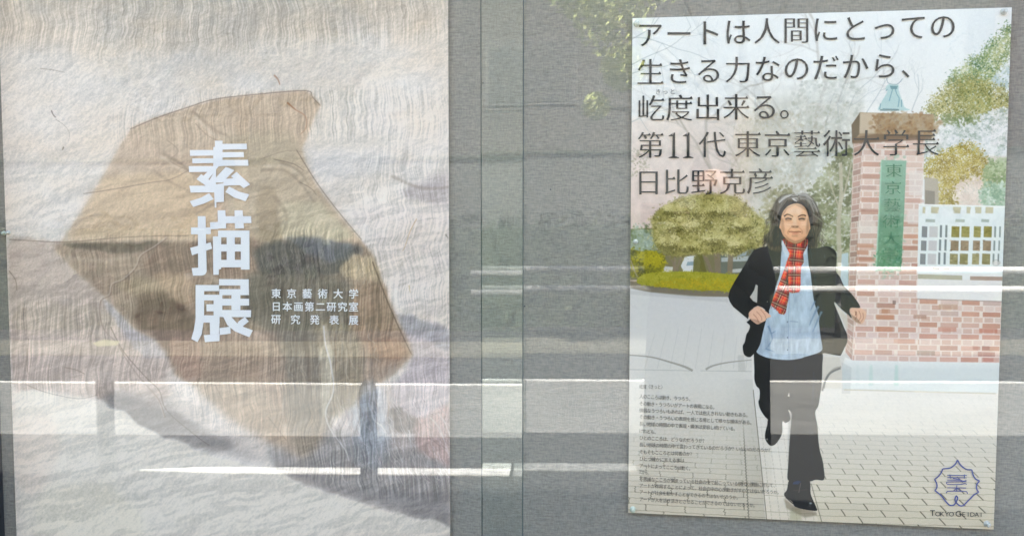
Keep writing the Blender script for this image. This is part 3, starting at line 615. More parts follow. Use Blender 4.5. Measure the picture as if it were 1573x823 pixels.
# ground layers (traced areas)
L = [
 ([(13,372),(60,368),(100,372),(120,400),(150,440),(190,490),(235,520),(262,560),(270,600),(200,640),(150,612),(60,602),(24,598),(14,480)], (188,172,162), .9, 5),
 ([(26,470),(60,462),(120,470),(180,478),(200,500),(170,520),(100,515),(30,510)], (190,176,162), .6, 5),
 ([(150,440),(190,470),(250,520),(262,545),(220,545),(180,500)], (176,172,176), .7, 4),
 ([(178,600),(250,610),(330,640),(400,640),(440,660),(470,690),(430,710),(360,700),(260,680),(190,650)], (170,162,158), .7, 8),
 ([(160,606),(200,606),(260,630),(310,652),(350,664),(352,690),(320,686),(260,672),(200,650),(168,625)], (134,131,130), .75, 6),
 ([(262,560),(330,600),(430,650),(520,700),(500,740),(400,700),(300,650),(262,610)], (216,207,200), .7, 8),
 ([(560,600),(700,596),(700,830),(640,800),(600,785),(500,755),(440,730),(420,705),(440,690),(500,660),(548,612)], (176,166,163), .85, 7),
 ([(420,660),(520,660),(600,690),(700,700),(700,810),(640,794),(560,768),(480,742),(420,712)], (140,138,137), .75, 8),
 ([(545,590),(590,640),(600,690),(580,720),(540,700),(535,640)], (156,158,162), .8, 7),
 ([(596,630),(640,628),(655,650),(640,664),(600,662)], (112,104,100), .9, 3),
 ([(640,636),(700,628),(700,716),(660,700),(640,680)], (186,162,156), .85, 5),
 ([(600,486),(640,490),(700,515),(704,600),(640,640),(600,600),(630,548)], (188,178,180), .9, 4),
 ([(612,484),(650,492),(700,518),(700,540),(650,520),(620,510)], (160,158,162), .8, 4),
 ([(606,300),(640,282),(700,268),(704,316),(660,314),(620,302)], (170,162,164), .75, 6),
 ([(470,150),(560,140),(560,200),(620,220),(480,228)], (206,200,190), .5, 10),
 ([(540,330),(640,320),(700,330),(700,480),(620,470),(590,420)], (216,206,202), .6, 12),
 ([(440,230),(600,240),(560,270),(470,260)], (204,202,202), .6, 8),
 ([(40,600),(20,640),(22,900),(760,900),(760,826),(690,806),(600,785),(500,756),(420,724),(330,700),(240,664),(180,628),(120,612)], (222,216,206), .95, 2.5),
 ([(24,650),(80,640),(90,700),(60,760),(26,740)], (226,212,200), .6, 10),
 ([(60,760),(160,740),(220,800),(200,850),(60,850)], (226,218,200), .5, 12),
]
for i, (p, c_, a, b) in enumerate(L): cv.fill(wob(p, 6, i), c_, a, b)
BE = [(200,200),(210,193),(240,181),(290,166),(330,154),(400,145),(470,140),(478,148),(492,162),(480,184),(470,215),(463,228),(468,250),(480,275),(497,302),(522,332),(552,366),(572,392),(586,430),(603,480),(622,520),(632,545),(606,572),(566,600),(530,620),(490,650),(430,650),(392,636),(352,612),(320,598),(290,584),(270,575),(262,540),(238,520),(208,505),(175,470),(150,445),(112,412),(85,385),(100,362),(130,318),(160,268),(182,228)]
cv.fill(BE, (196,182,164), .5, 9)
cv.fill(BE, smap(C(198,178,158), C(196,172,148), (PX-200)/200), .88, 3)
cv.fill([(344,200),(460,215),(480,280),(520,330),(550,366),(400,366),(350,330),(330,260)], (192,178,156), .8, 9)
cv.fill([(430,310),(490,310),(540,362),(520,374),(430,366)], (202,192,166), .7, 5)
cv.fill([(203,198),(300,166),(400,146),(478,142),(490,162),(470,214),(380,205),(300,240),(250,236)], (188,172,152), .6, 6)
cv.fill([(160,270),(300,262),(330,300),(330,366),(110,366),(130,318)], (204,180,148), .55, 8)
BR = [(82,376),(120,373),(200,371),(300,371),(400,370),(500,374),(552,372),(574,394),(586,430),(603,480),(622,520),(632,545),(606,572),(566,600),(530,620),(490,650),(430,650),(392,636),(352,612),(320,598),(290,584),(268,572),(262,540),(238,520),(208,505),(175,470),(150,445),(112,412)]
cv.fill(BR, (160,142,126), .84, 4.5)
M = [
 ([(100,375),(200,372),(270,374),(240,385),(180,388),(120,382)], (108,98,88), .8, 3),
 ([(230,380),(290,374),(400,374),(405,420),(330,430),(230,425)], (144,124,110), .8, 6),
 ([(186,430),(270,426),(282,440),(270,470),(200,452)], (174,156,132), .8, 6),
 ([(214,452),(262,448),(296,480),(300,510),(270,560),(258,550),(236,516),(210,500)], (116,98,86), .85, 7),
 ([(238,420),(290,424),(300,460),(284,470),(256,450)], (184,160,136), .7, 5),
 ([(405,372),(540,376),(556,390),(530,420),(450,428),(400,420)], (104,100,97), .9, 5),
 ([(440,364),(500,368),(545,378),(520,400),(480,392)], (116,117,122), .8, 4),
 ([(528,404),(548,392),(574,402),(584,432),(545,428),(522,420)], (204,184,154), .9, 3),
 ([(380,424),(500,424),(540,440),(540,500),(480,520),(390,500)], (116,109,100), .85, 8),
 ([(545,434),(586,436),(603,480),(622,520),(630,545),(590,560),(540,520)], (150,128,110), .9, 7),
 ([(560,524),(610,522),(625,548),(580,548)], (164,128,104), .6, 5),
 ([(266,520),(330,515),(400,530),(380,600),(300,590),(268,570)], (158,138,120), .8, 7),
 ([(260,524),(300,520),(310,580),(280,580)], (164,134,118), .5, 5),
 ([(300,586),(390,590),(430,640),(440,680),(360,640)], (166,150,132), .8, 8),
 ([(430,500),(486,496),(500,570),(510,640),(480,660),(450,640),(440,570)], (120,113,102), .9, 8),
 ([(486,500),(540,500),(560,590),(520,640),(500,610),(496,560)], (146,135,116), .85, 6),
 ([(300,590),(420,630),(500,640),(470,700),(430,690),(360,650)], (178,158,138), .75, 10),
 ([(440,560),(500,560),(512,640),(480,690),(448,680)], (140,130,116), .7, 8),
 ([(497,500),(512,560),(505,620),(498,640),(490,600),(494,540)], (196,190,172), .6, 3),
 ([(560,590),(590,600),(600,680),(560,690),(545,640)], (166,172,180), .6, 7),
 ([(350,215),(440,200),(455,240),(380,260),(340,250)], (170,158,136), .5, 8),
 ([(395,300),(420,290),(432,366),(400,366)], (158,142,118), .5, 5),
]
for i, (p, c_, a, b) in enumerate(M): cv.fill(wob(p, 6, i+40), c_, a, b)
# strands: wavy combed relief
ph = 1.35*np.sin(v/(4.6+3*fbm(u/90, v/200, 1, 2))+5*fbm(u/170, v/120, 2, 6)*2)*np.clip(fbm(u/120, v/60, 2, 4)*2.4-.6, 0, 1)
lean = 17*(fbm(u/240+2, v/48+5, 2, 1)-.5)
sx = u+ph+lean
str1 = fbm(sx/1.7, v/50, 3, 2); str2 = fbm(sx/9, v/120, 3, 5)
def area(poly, b=14):
    m_ = np.zeros(PX.shape, np.float32); r = cv.mask(smooth(poly), b)
    if r: m_[r[0]] = r[1]
    return m_
wst = .07+0*u
for p, a in (([(20,470),(200,470),(260,560),(200,600),(24,600)], .9), ([(400,366),(560,372),(620,540),(540,640),(430,660),(400,500)], 1.1), ([(90,374),(400,372),(420,520),(260,560),(150,440)], .8),
             ([(470,140),(700,140),(700,210),(470,210)], .7), ([(540,260),(700,260),(700,620),(620,600)], .6), ([(440,580),(700,580),(700,760),(440,720)], 1.0), ([(-20,-60),(700,-60),(700,60),(-20,80)], .6), ([(260,520),(430,520),(480,680),(300,640)], .8), ([(200,160),(480,140),(480,210),(210,240)],.6)):
    wst = np.maximum(wst, a*area(p))
d = (str1-.5)*wst*.56+(str2-.5)*wst*.10
cv.img *= (1+d)[..., None]
# broad folds
f1 = fbm(wx/190+1, (wy+u*.28)/46, 4, 2); fy_, fx_ = np.gradient(f1)
cv.img *= (1+np.clip(fy_*14, -.04, .04)*np.clip((v-180)/120, .25, 1))[..., None]
# crumpled relief lit from the upper left
hgt = fbm(wx/24, wy/22, 5, 4, .62)
gy, gx = np.gradient(hgt); rel = np.clip((gx*-.8+gy*.9)*1.8, -.07, .06)
fine = fbm(u/2.1, v/2.1, 2, 1)-.5; diag = fbm((u+v*.9)/3, (v-u*.9)/14, 3, 3)-.5
lowleft = area([(20,610),(700,830),(700,900),(20,900)], 12); top = area([(-20,90),(460,90),(300,160),(160,260),(60,370),(-20,370)], 20)
cv.img *= (1+rel*(.75-.25*lowleft)+fine*.10+diag*(.06+.05*top+.05*lowleft))[..., None]
cv.mul([(405,372),(550,378),(560,392),(530,425),(400,424)], .93, 4)
# melting edges and grey vertical streaks at the lower right of the rock
for k in range(120):
    x = 425+rg.rand()*175; yy = 470+rg.rand()*170; L_ = 20+50*rg.rand(); q = rg.rand()
    cv.stroke([(x,yy),(x+rg.normal(0,2),yy+L_*.35),(x+rg.normal(0,3),yy+L_*.7),(x+rg.normal(2,4),yy+L_)], (2.4,.8), (112,108,102) if q < .45 else ((206,198,184) if q < .75 else (150,126,106)), .28, .9)
for k in range(150):
    t_ = rg.rand(); i = int(t_*(len(BE)-1)); a_, b_ = BE[i], BE[i+1]; f = rg.rand(); x = a_[0]*(1-f)+b_[0]*f+rg.normal(0,3); yy = a_[1]*(1-f)+b_[1]*f+rg.normal(0,3)
    if yy > 560 or x < 200: cv.dab(x, yy, 8+9*rg.rand(), 3+3*rg.rand(), 1.2+rg.normal()*.4, (178,166,152) if rg.rand() < .5 else (196,188,180), .22, .9)
for p, w, a in (([(250,236),(275,250),(300,268),(320,262)], 5, .35), ([(296,172),(330,200),(352,212),(360,240)], 5, .28), ([(430,250),(458,262),(474,285)], 4, .4), ([(400,262),(436,262),(462,282),(484,312)], 4, .35), ([(236,262),(262,280),(296,296)], 4, .25), ([(300,330),(330,312),(345,300)], 4, .22), ([(420,300),(440,330),(436,362)], 7, .25), ([(120,340),(150,330),(190,336)], 4, .2),
             ([(330,436),(300,470),(282,520)], 9, .3), ([(270,470),(292,500),(300,540)], 10, .3), ([(470,520),(476,570),(470,620)], 10, .3), ([(200,400),(260,408),(320,400)], 6, .2), ([(380,500),(420,520),(440,560)], 8, .25), ([(600,270),(650,290),(700,285)], 6, .3)):
    cv.stroke(p, (w, w*.4), (110,96,84), a, 2.2)
for p, w, a in (([(246,240),(270,256),(296,274)], 4, .3), ([(300,180),(326,206),(346,220)], 4, .3), ([(404,256),(440,256),(468,276)], 3, .3), ([(500,498),(508,560),(500,620)], 5, .35), ([(284,425),(320,422),(340,440)], 10, .25), ([(100,395),(150,400),(200,396)], 7, .15)):
    cv.stroke(p, (w, w*.4), (222,212,196), a, 2.)
# creases, cracks, fibres
def crease(p, w=1.2, dk=(104,88,74), lt=(232,224,214), a=.7):
    cv.stroke(p, w, dk, a, .5); cv.stroke([(x-1.6, y-1.2) for x, y in p], w*.8, lt, a*.55, .6)
DKL = (96,82,72)
for p, w, a in (([(200,199),(240,182),(290,165),(330,153),(400,145),(470,140),(480,150),(492,163)], 1.1, .75), ([(128,298),(180,290),(230,281),(262,276),(290,262)], 1.3, .5), ([(14,368),(50,370),(90,372),(130,370),(200,364),(290,362)], 1.6, .45),
             ([(455,230),(478,268),(500,300),(525,332),(555,368)], 1.4, .6), ([(572,402),(588,445),(600,475),(618,515),(632,544)], 2.2, .7), ([(420,245),(450,252),(466,262)], 1.5, .5), ([(400,245),(440,232),(470,235)], 1.2,.35),
             ([(460,280),(478,290),(486,300)], 1.2, .5), ([(62,106),(80,108),(100,112)], 1.4, .35), ([(256,215),(274,232),(262,248),(290,262)], 1.2, .3), ([(300,190),(318,208),(340,220)], 1.2, .35),
             ([(170,502),(190,540),(225,580),(245,600),(256,630),(300,668),(322,684)], 1.5, .45), ([(460,600),(480,640),(500,690)], 1.2, .3), ([(330,590),(345,620)], 1.4, .35), ([(412,640),(440,676)], 1.4, .4), ([(40,590),(70,602),(120,612),(150,606)], 1.5,.4), ([(44,520),(42,560),(44,575)], 1.4,.4), ([(14,416),(24,430),(26,446)], 1.4,.5), ([(100,564),(118,568),(130,574)], 1.6,.4)):
    cv.stroke(p, (w, w*.7), DKL, a, .6)
for p in ([(256,364),(238,378),(216,392),(208,410),(190,428),(172,436),(168,452),(154,460),(152,480),(158,505),(176,524),(196,556),(214,580),(232,600),(244,616),(252,640)],):
    cv.stroke([(x+1.6, y+1.2) for x, y in p], 1.8, (118,98,88), .45, .9); cv.stroke(p, (1.8, 1.0), (212,200,190), .5, .9)
for p, w in (([(497,500),(500,530),(508,560),(512,600),(500,632),(508,660),(530,690),(536,708)], 3.2), ([(574,600),(572,640),(590,660),(598,700)], 3), ([(584,650),(604,680)], 2), ([(598,650),(610,690),(618,710)], 1.6), ([(614,640),(620,660),(640,690)], 1.6), ([(660,640),(676,660),(690,700)], 2), ([(672,634),(684,650),(694,680)], 1.6), ([(628,660),(632,690)], 2.2)):
    cv.stroke(p, (w*.8, w*.4), (214,214,212), .75, .8)
for k in range(330):
    x = 500+rg.rand()*195 if k % 3 else 600+rg.rand()*95; yy = 605+rg.rand()*125; q = 8+rg.rand()*14
    cv.stroke([(x,yy),(x+rg.normal(2,2),yy+q*.5),(x+rg.normal(5,3),yy+q)], .8, (226,220,220) if rg.rand() < .55 else (124,108,112), .42, .4)
for k in range(150):
    x = 400+rg.rand()*170; yy = 372+rg.rand()*60
    cv.stroke([(x,yy),(x-2,yy+7),(x+1,yy+13),(x-2,yy+20)], .8, (168,164,158) if rg.rand() < .5 else (84,78,74), .35, .4)
for p, w, c_ in (([(79,170),(82,177),(86,181)], 2.2, (110,96,88)), ([(86,184),(100,194),(107,206),(105,218)], .8, (150,136,126)), ([(98,226),(96,231)], 2.6, (122,110,96)), ([(421,116),(427,123),(430,131)], 3, (168,130,108)), ([(441,158),(450,166),(455,170)], 3, (152,108,78)),
                 ([(455,170),(468,178),(471,190),(468,200),(461,207)], 2, (172,134,108)), ([(640,336),(630,355),(622,378),(618,386)], 1.6, (196,166,134)), ([(628,438),(630,450)], 2, (196,176,140)), ([(620,30),(624,12),(616,8)], 1, (140,128,120)), ([(684,360),(688,366)], 2.4, (140,130,122))):
    cv.stroke(p, (w, w*.5), c_, .75, .5)
cv.fill([(142,527),(160,521),(184,524),(180,530),(150,532)], (224,214,176), .7, 1.2)
img_l = cv.image('print_drawing_exhibition_poster')
cvL = cv

# =================================================================== MATERIALS
def print_mat(name, im, rough=.42):
    mt = mat(name, (1,1,1), rough, .35); n = mt.node_tree; b = n.nodes['Principled BSDF']
    t = n.nodes.new('ShaderNodeTexImage'); t.image = im; t.interpolation = 'Cubic'; t.extension = 'EXTEND'
    no = n.nodes.new('ShaderNodeTexNoise'); no.inputs['Scale'].default_value = 2.2; no.inputs['Detail'].default_value = 2
    tc = n.nodes.new('ShaderNodeTexCoord'); bp = n.nodes.new('ShaderNodeBump'); bp.inputs['Strength'].default_value = .25; bp.inputs['Distance'].default_value = .02
    n.links.new(t.outputs[0], b.inputs['Base Color']); n.links.new(tc.outputs['Object'], no.inputs[0]); n.links.new(no.outputs[0], bp.inputs['Height']); n.links.new(bp.outputs[0], b.inputs['Normal'])
    return mt
M_right = print_mat('poster_print_university', img_r); M_left = print_mat('poster_print_exhibition', img_l, .6)
M_ink = mat('dark_ink', ink((20,20,32), .02), .45); M_ink2 = mat('grey_ink', ink((108,106,100), .02), .5)
M_white = mat('white_ink', ink((226,231,238), .03), .5); M_blue = mat('blue_ink', ink((82,92,156), .03), .5); M_green = mat('green_ink', ink((74,128,96), .02), .5)
M_paper = mat('paper_edge', (.72,.72,.70), .7)

def fabric():
    mt = mat('grey_cloth', (.2,.2,.19), .95, .1); n = mt.node_tree; b = n.nodes['Principled BSDF']; Lk = n.links.new
    tc = n.nodes.new('ShaderNodeTexCoord')
    def noise(sc, st, det=2):
        mp = n.nodes.new('ShaderNodeMapping'); mp.inputs['Scale'].default_value = st; Lk(tc.outputs['Object'], mp.inputs[0])
        no = n.nodes.new('ShaderNodeTexNoise'); no.inputs['Scale'].default_value = sc; no.inputs['Detail'].default_value = det; Lk(mp.outputs[0], no.inputs[0]); return no.outputs[0]
    weft = noise(1, (70, 1, 300)); warp = noise(1, (330, 1, 90)); slub = noise(1, (20, 1, 180)); blot = noise(2.2, (1,1,1), 3)
    def math_(op, a, b_):
        q = n.nodes.new('ShaderNodeMath'); q.operation = op
        for i, w in enumerate((a, b_)):
            if isinstance(w, (int, float)): q.inputs[i].default_value = w
            else: Lk(w, q.inputs[i])
        return q.outputs[0]
    s_ = math_('ADD', math_('MULTIPLY', weft, .48), math_('ADD', math_('MULTIPLY', warp, .34), math_('MULTIPLY', slub, .2)))
    cr = n.nodes.new('ShaderNodeValToRGB'); e = cr.color_ramp.elements
    e[0].position = .34; e[0].color = (.205,.178,.144,1); e[1].position = .64; e[1].color = (.352,.302,.240,1)
    Lk(s_, cr.inputs[0])
    hs = n.nodes.new('ShaderNodeHueSaturation'); Lk(cr.outputs[0], hs.inputs['Color']); Lk(math_('ADD', math_('MULTIPLY', blot, .10), .95), hs.inputs['Value'])
    Lk(hs.outputs[0], b.inputs['Base Color'])
    bp = n.nodes.new('ShaderNodeBump'); bp.inputs['Strength'].default_value = .5; bp.inputs['Distance'].default_value = .0015; Lk(s_, bp.inputs['Height']); Lk(bp.outputs[0], b.inputs['Normal'])
    return mt
M_cloth = fabric()
def glass_mat(name='pane_glass', tint=(.96,.98,.968)):
    mt = bpy.data.materials.new(name); mt.use_nodes = True; n = mt.node_tree; n.nodes.clear()
    o = n.nodes.new('ShaderNodeOutputMaterial'); mx = n.nodes.new('ShaderNodeMixShader'); tr = n.nodes.new('ShaderNodeBsdfTransparent'); gl = n.nodes.new('ShaderNodeBsdfGlossy'); fr = n.nodes.new('ShaderNodeFresnel')
    tr.inputs[0].default_value = (*tint, 1); gl.inputs['Roughness'].default_value = 0; n.nodes.remove(fr)
    lw_ = n.nodes.new('ShaderNodeLayerWeight'); lw_.inputs[0].default_value = .5
    pw = n.nodes.new('ShaderNodeMath'); pw.operation = 'POWER'; pw.inputs[1].default_value = 5
    ma = n.nodes.new('ShaderNodeMath'); ma.operation = 'MULTIPLY_ADD'; ma.inputs[1].default_value = .955; ma.inputs[2].default_value = .045
    n.links.new(lw_.outputs['Facing'], pw.inputs[0]); n.links.new(pw.outputs[0], ma.inputs[0])
    n.links.new(ma.outputs[0], mx.inputs[0]); n.links.new(tr.outputs[0], mx.inputs[1]); n.links.new(gl.outputs[0], mx.inputs[2]); n.links.new(mx.outputs[0], o.inputs[0])
    return mt
M_glass = glass_mat(); M_gedge = mat('glass_edge', (.03,.045,.04), .5)
M_frame = mat('dark_aluminium', (.035,.037,.04), .35, .5, .6); M_frame2 = noisy('bronze_aluminium', (.05,.05,.05), (.06,.06,.06), 30, .4, .02)

# =================================================================== DISPLAY CASE
case = empty('display_case', (-.35, 0, .4), 'wide wall display case lined with grey cloth behind two sliding glass panes', 'display case')
case_inv = Matrix.Translation(-Vector((-.35, 0, .4)))
def child(o, parent):
    o.parent = parent; o.matrix_parent_inverse = Matrix.Translation(-parent.location); return o
bd = boxobj('backing_board', -1.62, 1.25, 0, .03, .45, 2.25, M_cloth); child(bd, case)
YG1, YG2 = -.105, -.083      # the two glass tracks
k1 = (1.9171+YG1)/1.9171; k2 = (1.9171+YG2)/1.9171
xl = .0188+(P(803, 411)[0]-.0188)*k1        # right edge of the left pane
xr = .0188+(P(740, 411)[0]-.0188)*k2        # left edge of the right pane
def pane(x0, x1, yc, tilt, name='glass_pane', label=None, edge_side=0):
    bm = bmesh.new(); box(bm, x0, x1, -.003, .003, -.9, .9)
    o = bmobj(name, bm, M_glass); o.location = (0, yc, 1.35); o.rotation_euler = (R(tilt), 0, 0)
    o.parent = case; o.matrix_parent_inverse = case_inv
    if label: o['label'] = label
    xe = x1 if edge_side > 0 else x0
    bm = bmesh.new(); box(bm, xe-.0011 if edge_side < 0 else xe, xe if edge_side < 0 else xe+.0011, -.0033, .0033, -.9, .9)
    e = bmobj('pane_edge', bm, M_gedge); e.parent = o
    return o
pane(-1.60, xl, YG1, 0, label='left sliding glass pane, in front in the overlap', edge_side=1)
pane(xr, 1.20, YG2, .16, label='right sliding glass pane', edge_side=-1)
xs_ = P(4, 640)[0]
child(boxobj('frame_stile', -1.62, P(4, 690)[0], -.064, -.001, .45, 2.25, M_frame, bevel=.002), case)
child(boxobj('frame_stile', 1.21, 1.30, -.13, -.001, .45, 2.25, M_frame2, bevel=.003), case)
child(boxobj('frame_stile', -1.70, -1.622, -.13, -.001, .45, 2.25, M_frame2, bevel=.003), case)
child(boxobj('frame_rail', -1.62, 1.208, -.13, -.001, 2.252, 2.34, M_frame2, bevel=.003), case)
child(boxobj('frame_rail', -1.62, 1.208, -.13, -.001, .36, .448, M_frame2, bevel=.003), case)
for px, py in ((846,291),(1023,55),(742,128),(806,470)):
    x, z = P(px, py); bm = bmesh.new(); lathe(bm, [(.0016,0),(.0016,.0012),(.0007,.0016)], 10)
    o = bmobj('pin_hole', bm, M_frame); o.rotation_euler = (R(90),0,0); o.location = (x,-.0002,z); o.parent = case; o.matrix_parent_inverse = case_inv

# =================================================================== POSTERS
def sheet(name, x0, z0, w, h, y, m_print, parent=None):
    """paper sheet with thickness, print on the front"""
    th = .0005; X = [x0, x0+w]; Z = [z0, z0+h]
    vs_ = [(X[0],y,Z[0]),(X[1],y,Z[0]),(X[1],y,Z[1]),(X[0],y,Z[1]),(X[0],y+th,Z[0]),(X[1],y+th,Z[0]),(X[1],y+th,Z[1]),(X[0],y+th,Z[1])]
    fs = [(0,1,2,3),(5,4,7,6),(0,4,5,1),(1,5,6,2),(2,6,7,3),(3,7,4,0)]
    me = bpy.data.meshes.new(name); me.from_pydata(vs_, [], fs); me.materials.append(m_print); me.materials.append(M_paper)
    for i, p in enumerate(me.polygons): p.material_index = 0 if i == 0 else 1
    uv = me.uv_layers.new()
    for l in me.loops:
        v_ = me.vertices[l.vertex_index].co; uv.data[l.index].uv = ((v_.x-x0)/w, (v_.z-z0)/h)
    o = bpy.data.objects.new(name, me); COL.objects.link(o)
    if parent: child(o, parent)
    return o
def cutout(name, pts, cvx, m_print, parent, layer, sm=True, label=None):
    """a printed motif: same print, its own outline, a hair in front of the sheet"""
    if sm: pts = smooth(pts, True, 3)
    x0, z0, w, h = cvx.x0, cvx.z0, cvx.w, cvx.h
    q = [(min(max(x, x0+.0005), x0+w-.0005), min(max(z, z0+.0005), z0+h-.0005)) for x, z in PP(pts, POFF)]
    if sum(a[0]*b[1]-b[0]*a[1] for a, b in zip(q, q[1:]+q[:1])) < 0: q = q[::-1]
    y = -POFF-.0005-layer*.00012
    me = bpy.data.meshes.new(name); me.from_pydata([(x, y, z) for x, z in q], [], [tuple(range(len(q)))]); me.materials.append(m_print)
    uv = me.uv_layers.new()
    for l in me.loops:
        v_ = me.vertices[l.vertex_index].co; uv.data[l.index].uv = ((v_.x-x0)/w, (v_.z-z0)/h)
    o = bpy.data.objects.new(name, me); COL.objects.link(o); child(o, parent)
    if label: o['label'] = label
    return o
pr = empty('poster', (RX0+RW/2, -POFF, RZ0), 'university poster of a running man in a red tartan scarf beside a brick gate pillar', 'poster')
sheet('printed_sheet', RX0, RZ0, RW, RH, -POFF-.0005, M_right, pr)
pl = empty('poster', (LX0+.5, -POFF, LZ0), 'large beige and grey rock textured poster with three big white characters down its middle', 'poster')
sheet('printed_sheet', LX0, LZ0, LX1-LX0, LZ1-LZ0, -POFF-.0005, M_left, pl)
for nm, key, ly in (('printed_tree','tree',1),('printed_bush','bush',2),('printed_hedge','hedge',3),('printed_pillar','pillar',1),('printed_pillar_cap','cap',2),('printed_name_plate','plate',2),
                    ('printed_trousers','trousers',3),('printed_shoe','shoe_back',4),('printed_shoe','shoe_front',4),('printed_shirt','shirt',4),('printed_jacket','jacket_right',5),('printed_jacket','jacket_left',5),
                    ('printed_jacket','jacket_tail',6),('printed_scarf','scarf_left',7),('printed_scarf','scarf_right',8),('printed_scarf','scarf_knot',9),('printed_hair','hair',10),('printed_face','face',11),('printed_hand','hand_left',8),('printed_hand','hand_right',8)):
    cutout(nm, S[key], cvR, M_right, pr, ly, key not in ('pillar','cap','plate','jacket_left'))
cutout('printed_background_gate', [(1411,316),(1545,318),(1541,421),(1409,420)], cvR, M_right, pr, 2, False)
cutout('printed_stone_shape', BE, cvL, M_left, pl, 1, False)

# ---- lettering
_gl = {('1', 'serif'): ([(.235,.045),(.315,.045),(.315,.70),(.285,.70),(.235,.63),(.235,.60),(.12,.60),(.12,.618),(.235,.66),(.12,0),(.43,0),(.43,.022),(.33,.05),(.22,.05),(.12,.022)], [(0,1,2,3,4),(7,6,5,8),(7,8,3),(9,10,11,12,13,14)], [])}
def glyph_meshes(chars, style):
    """flat meshes of single characters, em = 1; styles: plain, bold, serif (thin horizontals)"""
    need = [c for c in dict.fromkeys(chars) if (c, style) not in _gl and c.strip()]
    if not need: return
    OX, OY = {'serif': (.003, -.0125), 'kana': (.004, -.003), 'bold': (.009, .0075), 'plain': (0, 0)}[style]
    if style == 'serif':
        for c in need:
            if c in '術': glyph_meshes([c], 'plain'); _gl[(c, 'serif')] = _gl[(c, 'plain')]
        need = [c for c in need if (c, 'serif') not in _gl]
        ka = [c for c in need if '\u3040' <= c <= '\u30ff' or c in '、。']
        if ka:
            glyph_meshes(ka, 'kana')
            for c in ka: _gl[(c, 'serif')] = _gl[(c, 'kana')]
            need = [c for c in need if c not in ka]
    if style == 'bold':
        for c in need:
            if c == '藝': glyph_meshes([c], 'plain'); _gl[(c, 'bold')] = _gl[(c, 'plain')]
        need = [c for c in need if (c, 'bold') not in _gl]
    tmp = []
    for c_ in need:
        cu = bpy.data.curves.new('t', 'FONT'); cu.body = c_; o = bpy.data.objects.new('t', cu); COL.objects.link(o); tmp.append((c_, o, cu))
    dg = bpy.context.evaluated_depsgraph_get(); second = []
    for c_, o, cu in tmp:
        k = o.evaluated_get(dg).to_curve(dg); loops = []; extra = []
        for s_ in k.splines:
            b = s_.bezier_points; n_ = len(b); pts = []
            for i in range(n_):
                p, q_ = b[i], b[(i+1) % n_]; p0, p1, p2, p3 = [np.array(v_[:2]) for v_ in (p.co, p.handle_right, q_.co, q_.co)]
                p2 = np.array(q_.handle_left[:2]); ch = p3-p0; L_ = np.linalg.norm(ch)+1e-9
                bend = max(abs(ch[0]*(w[1]-p0[1])-ch[1]*(w[0]-p0[0]))/L_ for w in (p1, p2))
                m_ = 1 if bend < .002 else 4
                for t in range(m_):
                    t /= m_; pts.append(p0*(1-t)**3+3*p1*t*(1-t)**2+3*p2*t*t*(1-t)+p3*t**3)
            a = [pts[0]]
            for w in pts[1:]:
                if np.linalg.norm(w-a[-1]) > .002: a.append(w)
            if np.linalg.norm(a[0]-a[-1]) < .002: a.pop()
            if len(a) > 2: loops.append(np.array(a))
        ar = [.5*np.sum(l[:,0]*np.roll(l[:,1],-1)-np.roll(l[:,0],-1)*l[:,1]) for l in loops]
        sg = np.sign(ar[int(np.argmax(np.abs(ar)))])
        kk = bpy.data.curves.new('k', 'CURVE'); kk.dimensions = '2D'; kk.fill_mode = 'BOTH'
        for l in loops:
            if sg < 0: l = l[::-1]                 # filled side on the left
            d_ = np.roll(l, -1, 0)-l; ln = np.linalg.norm(d_, axis=1)[:, None]; d_ = d_/ln
            nr = np.stack([d_[:,1], -d_[:,0]], 1)  # outward
            dist = np.sqrt((nr[:,0]*OX)**2+(nr[:,1]*OY)**2)*np.where(np.abs(nr[:,1]) > .5, np.sign(OY), np.sign(OX) if OX*OY >= 0 else np.sign(OX))
            if style == 'serif' and '\u4e00' <= c_ <= '\u9fff':
                for i in range(len(l)):            # right end of a horizontal stroke: edge going up
                    a_, b_ = l[i], l[(i+1) % len(l)]; pv = l[i-1]; nx_ = l[(i+2) % len(l)]
                    if abs(a_[0]-b_[0]) < .012 and .045 < b_[1]-a_[1] < .085 and nx_[0] < b_[0]-.12 and abs(nx_[1]-b_[1]) < .012 and pv[0] < a_[0]-.08:
                        extra.append((b_[0], b_[1]+OY))
            out = []
            for i in range(len(l)):
                n0, n1 = nr[i-1], nr[i]; a0, a1 = dist[i-1], dist[i]; det = n0[0]*n1[1]-n0[1]*n1[0]
                if abs(det) > .3:
                    x = (a0*n1[1]-a1*n0[1])/det; y = (a1*n0[0]-a0*n1[0])/det
                else:
                    nn = n0+n1; nn /= np.linalg.norm(nn)+1e-9; x, y = nn*(a0+a1)/2
                out.append((l[i][0]+x, l[i][1]+y))
            sp = kk.splines.new('POLY'); sp.points.add(len(out)-1)
            for p, w in zip(sp.points, out): p.co = (w[0], w[1], 0, 1)
            sp.use_cyclic_u = True
        ko = bpy.data.objects.new('k', kk); COL.objects.link(ko); second.append((c_, ko, extra))
    dg = bpy.context.evaluated_depsgraph_get(); dg.update()
    for c_, ko, extra in second:
        me = bpy.data.meshes.new_from_object(ko.evaluated_get(dg))
        _gl[(c_, style)] = ([(v_.co.x, v_.co.y) for v_ in me.vertices], [tuple(p.vertices) for p in me.polygons], extra); bpy.data.meshes.remove(me)
    for c_, o, cu in tmp: bpy.data.objects.remove(o); bpy.data.curves.remove(cu)
    for c_, ko, e in second: k = ko.data; bpy.data.objects.remove(ko); bpy.data.curves.remove(k)
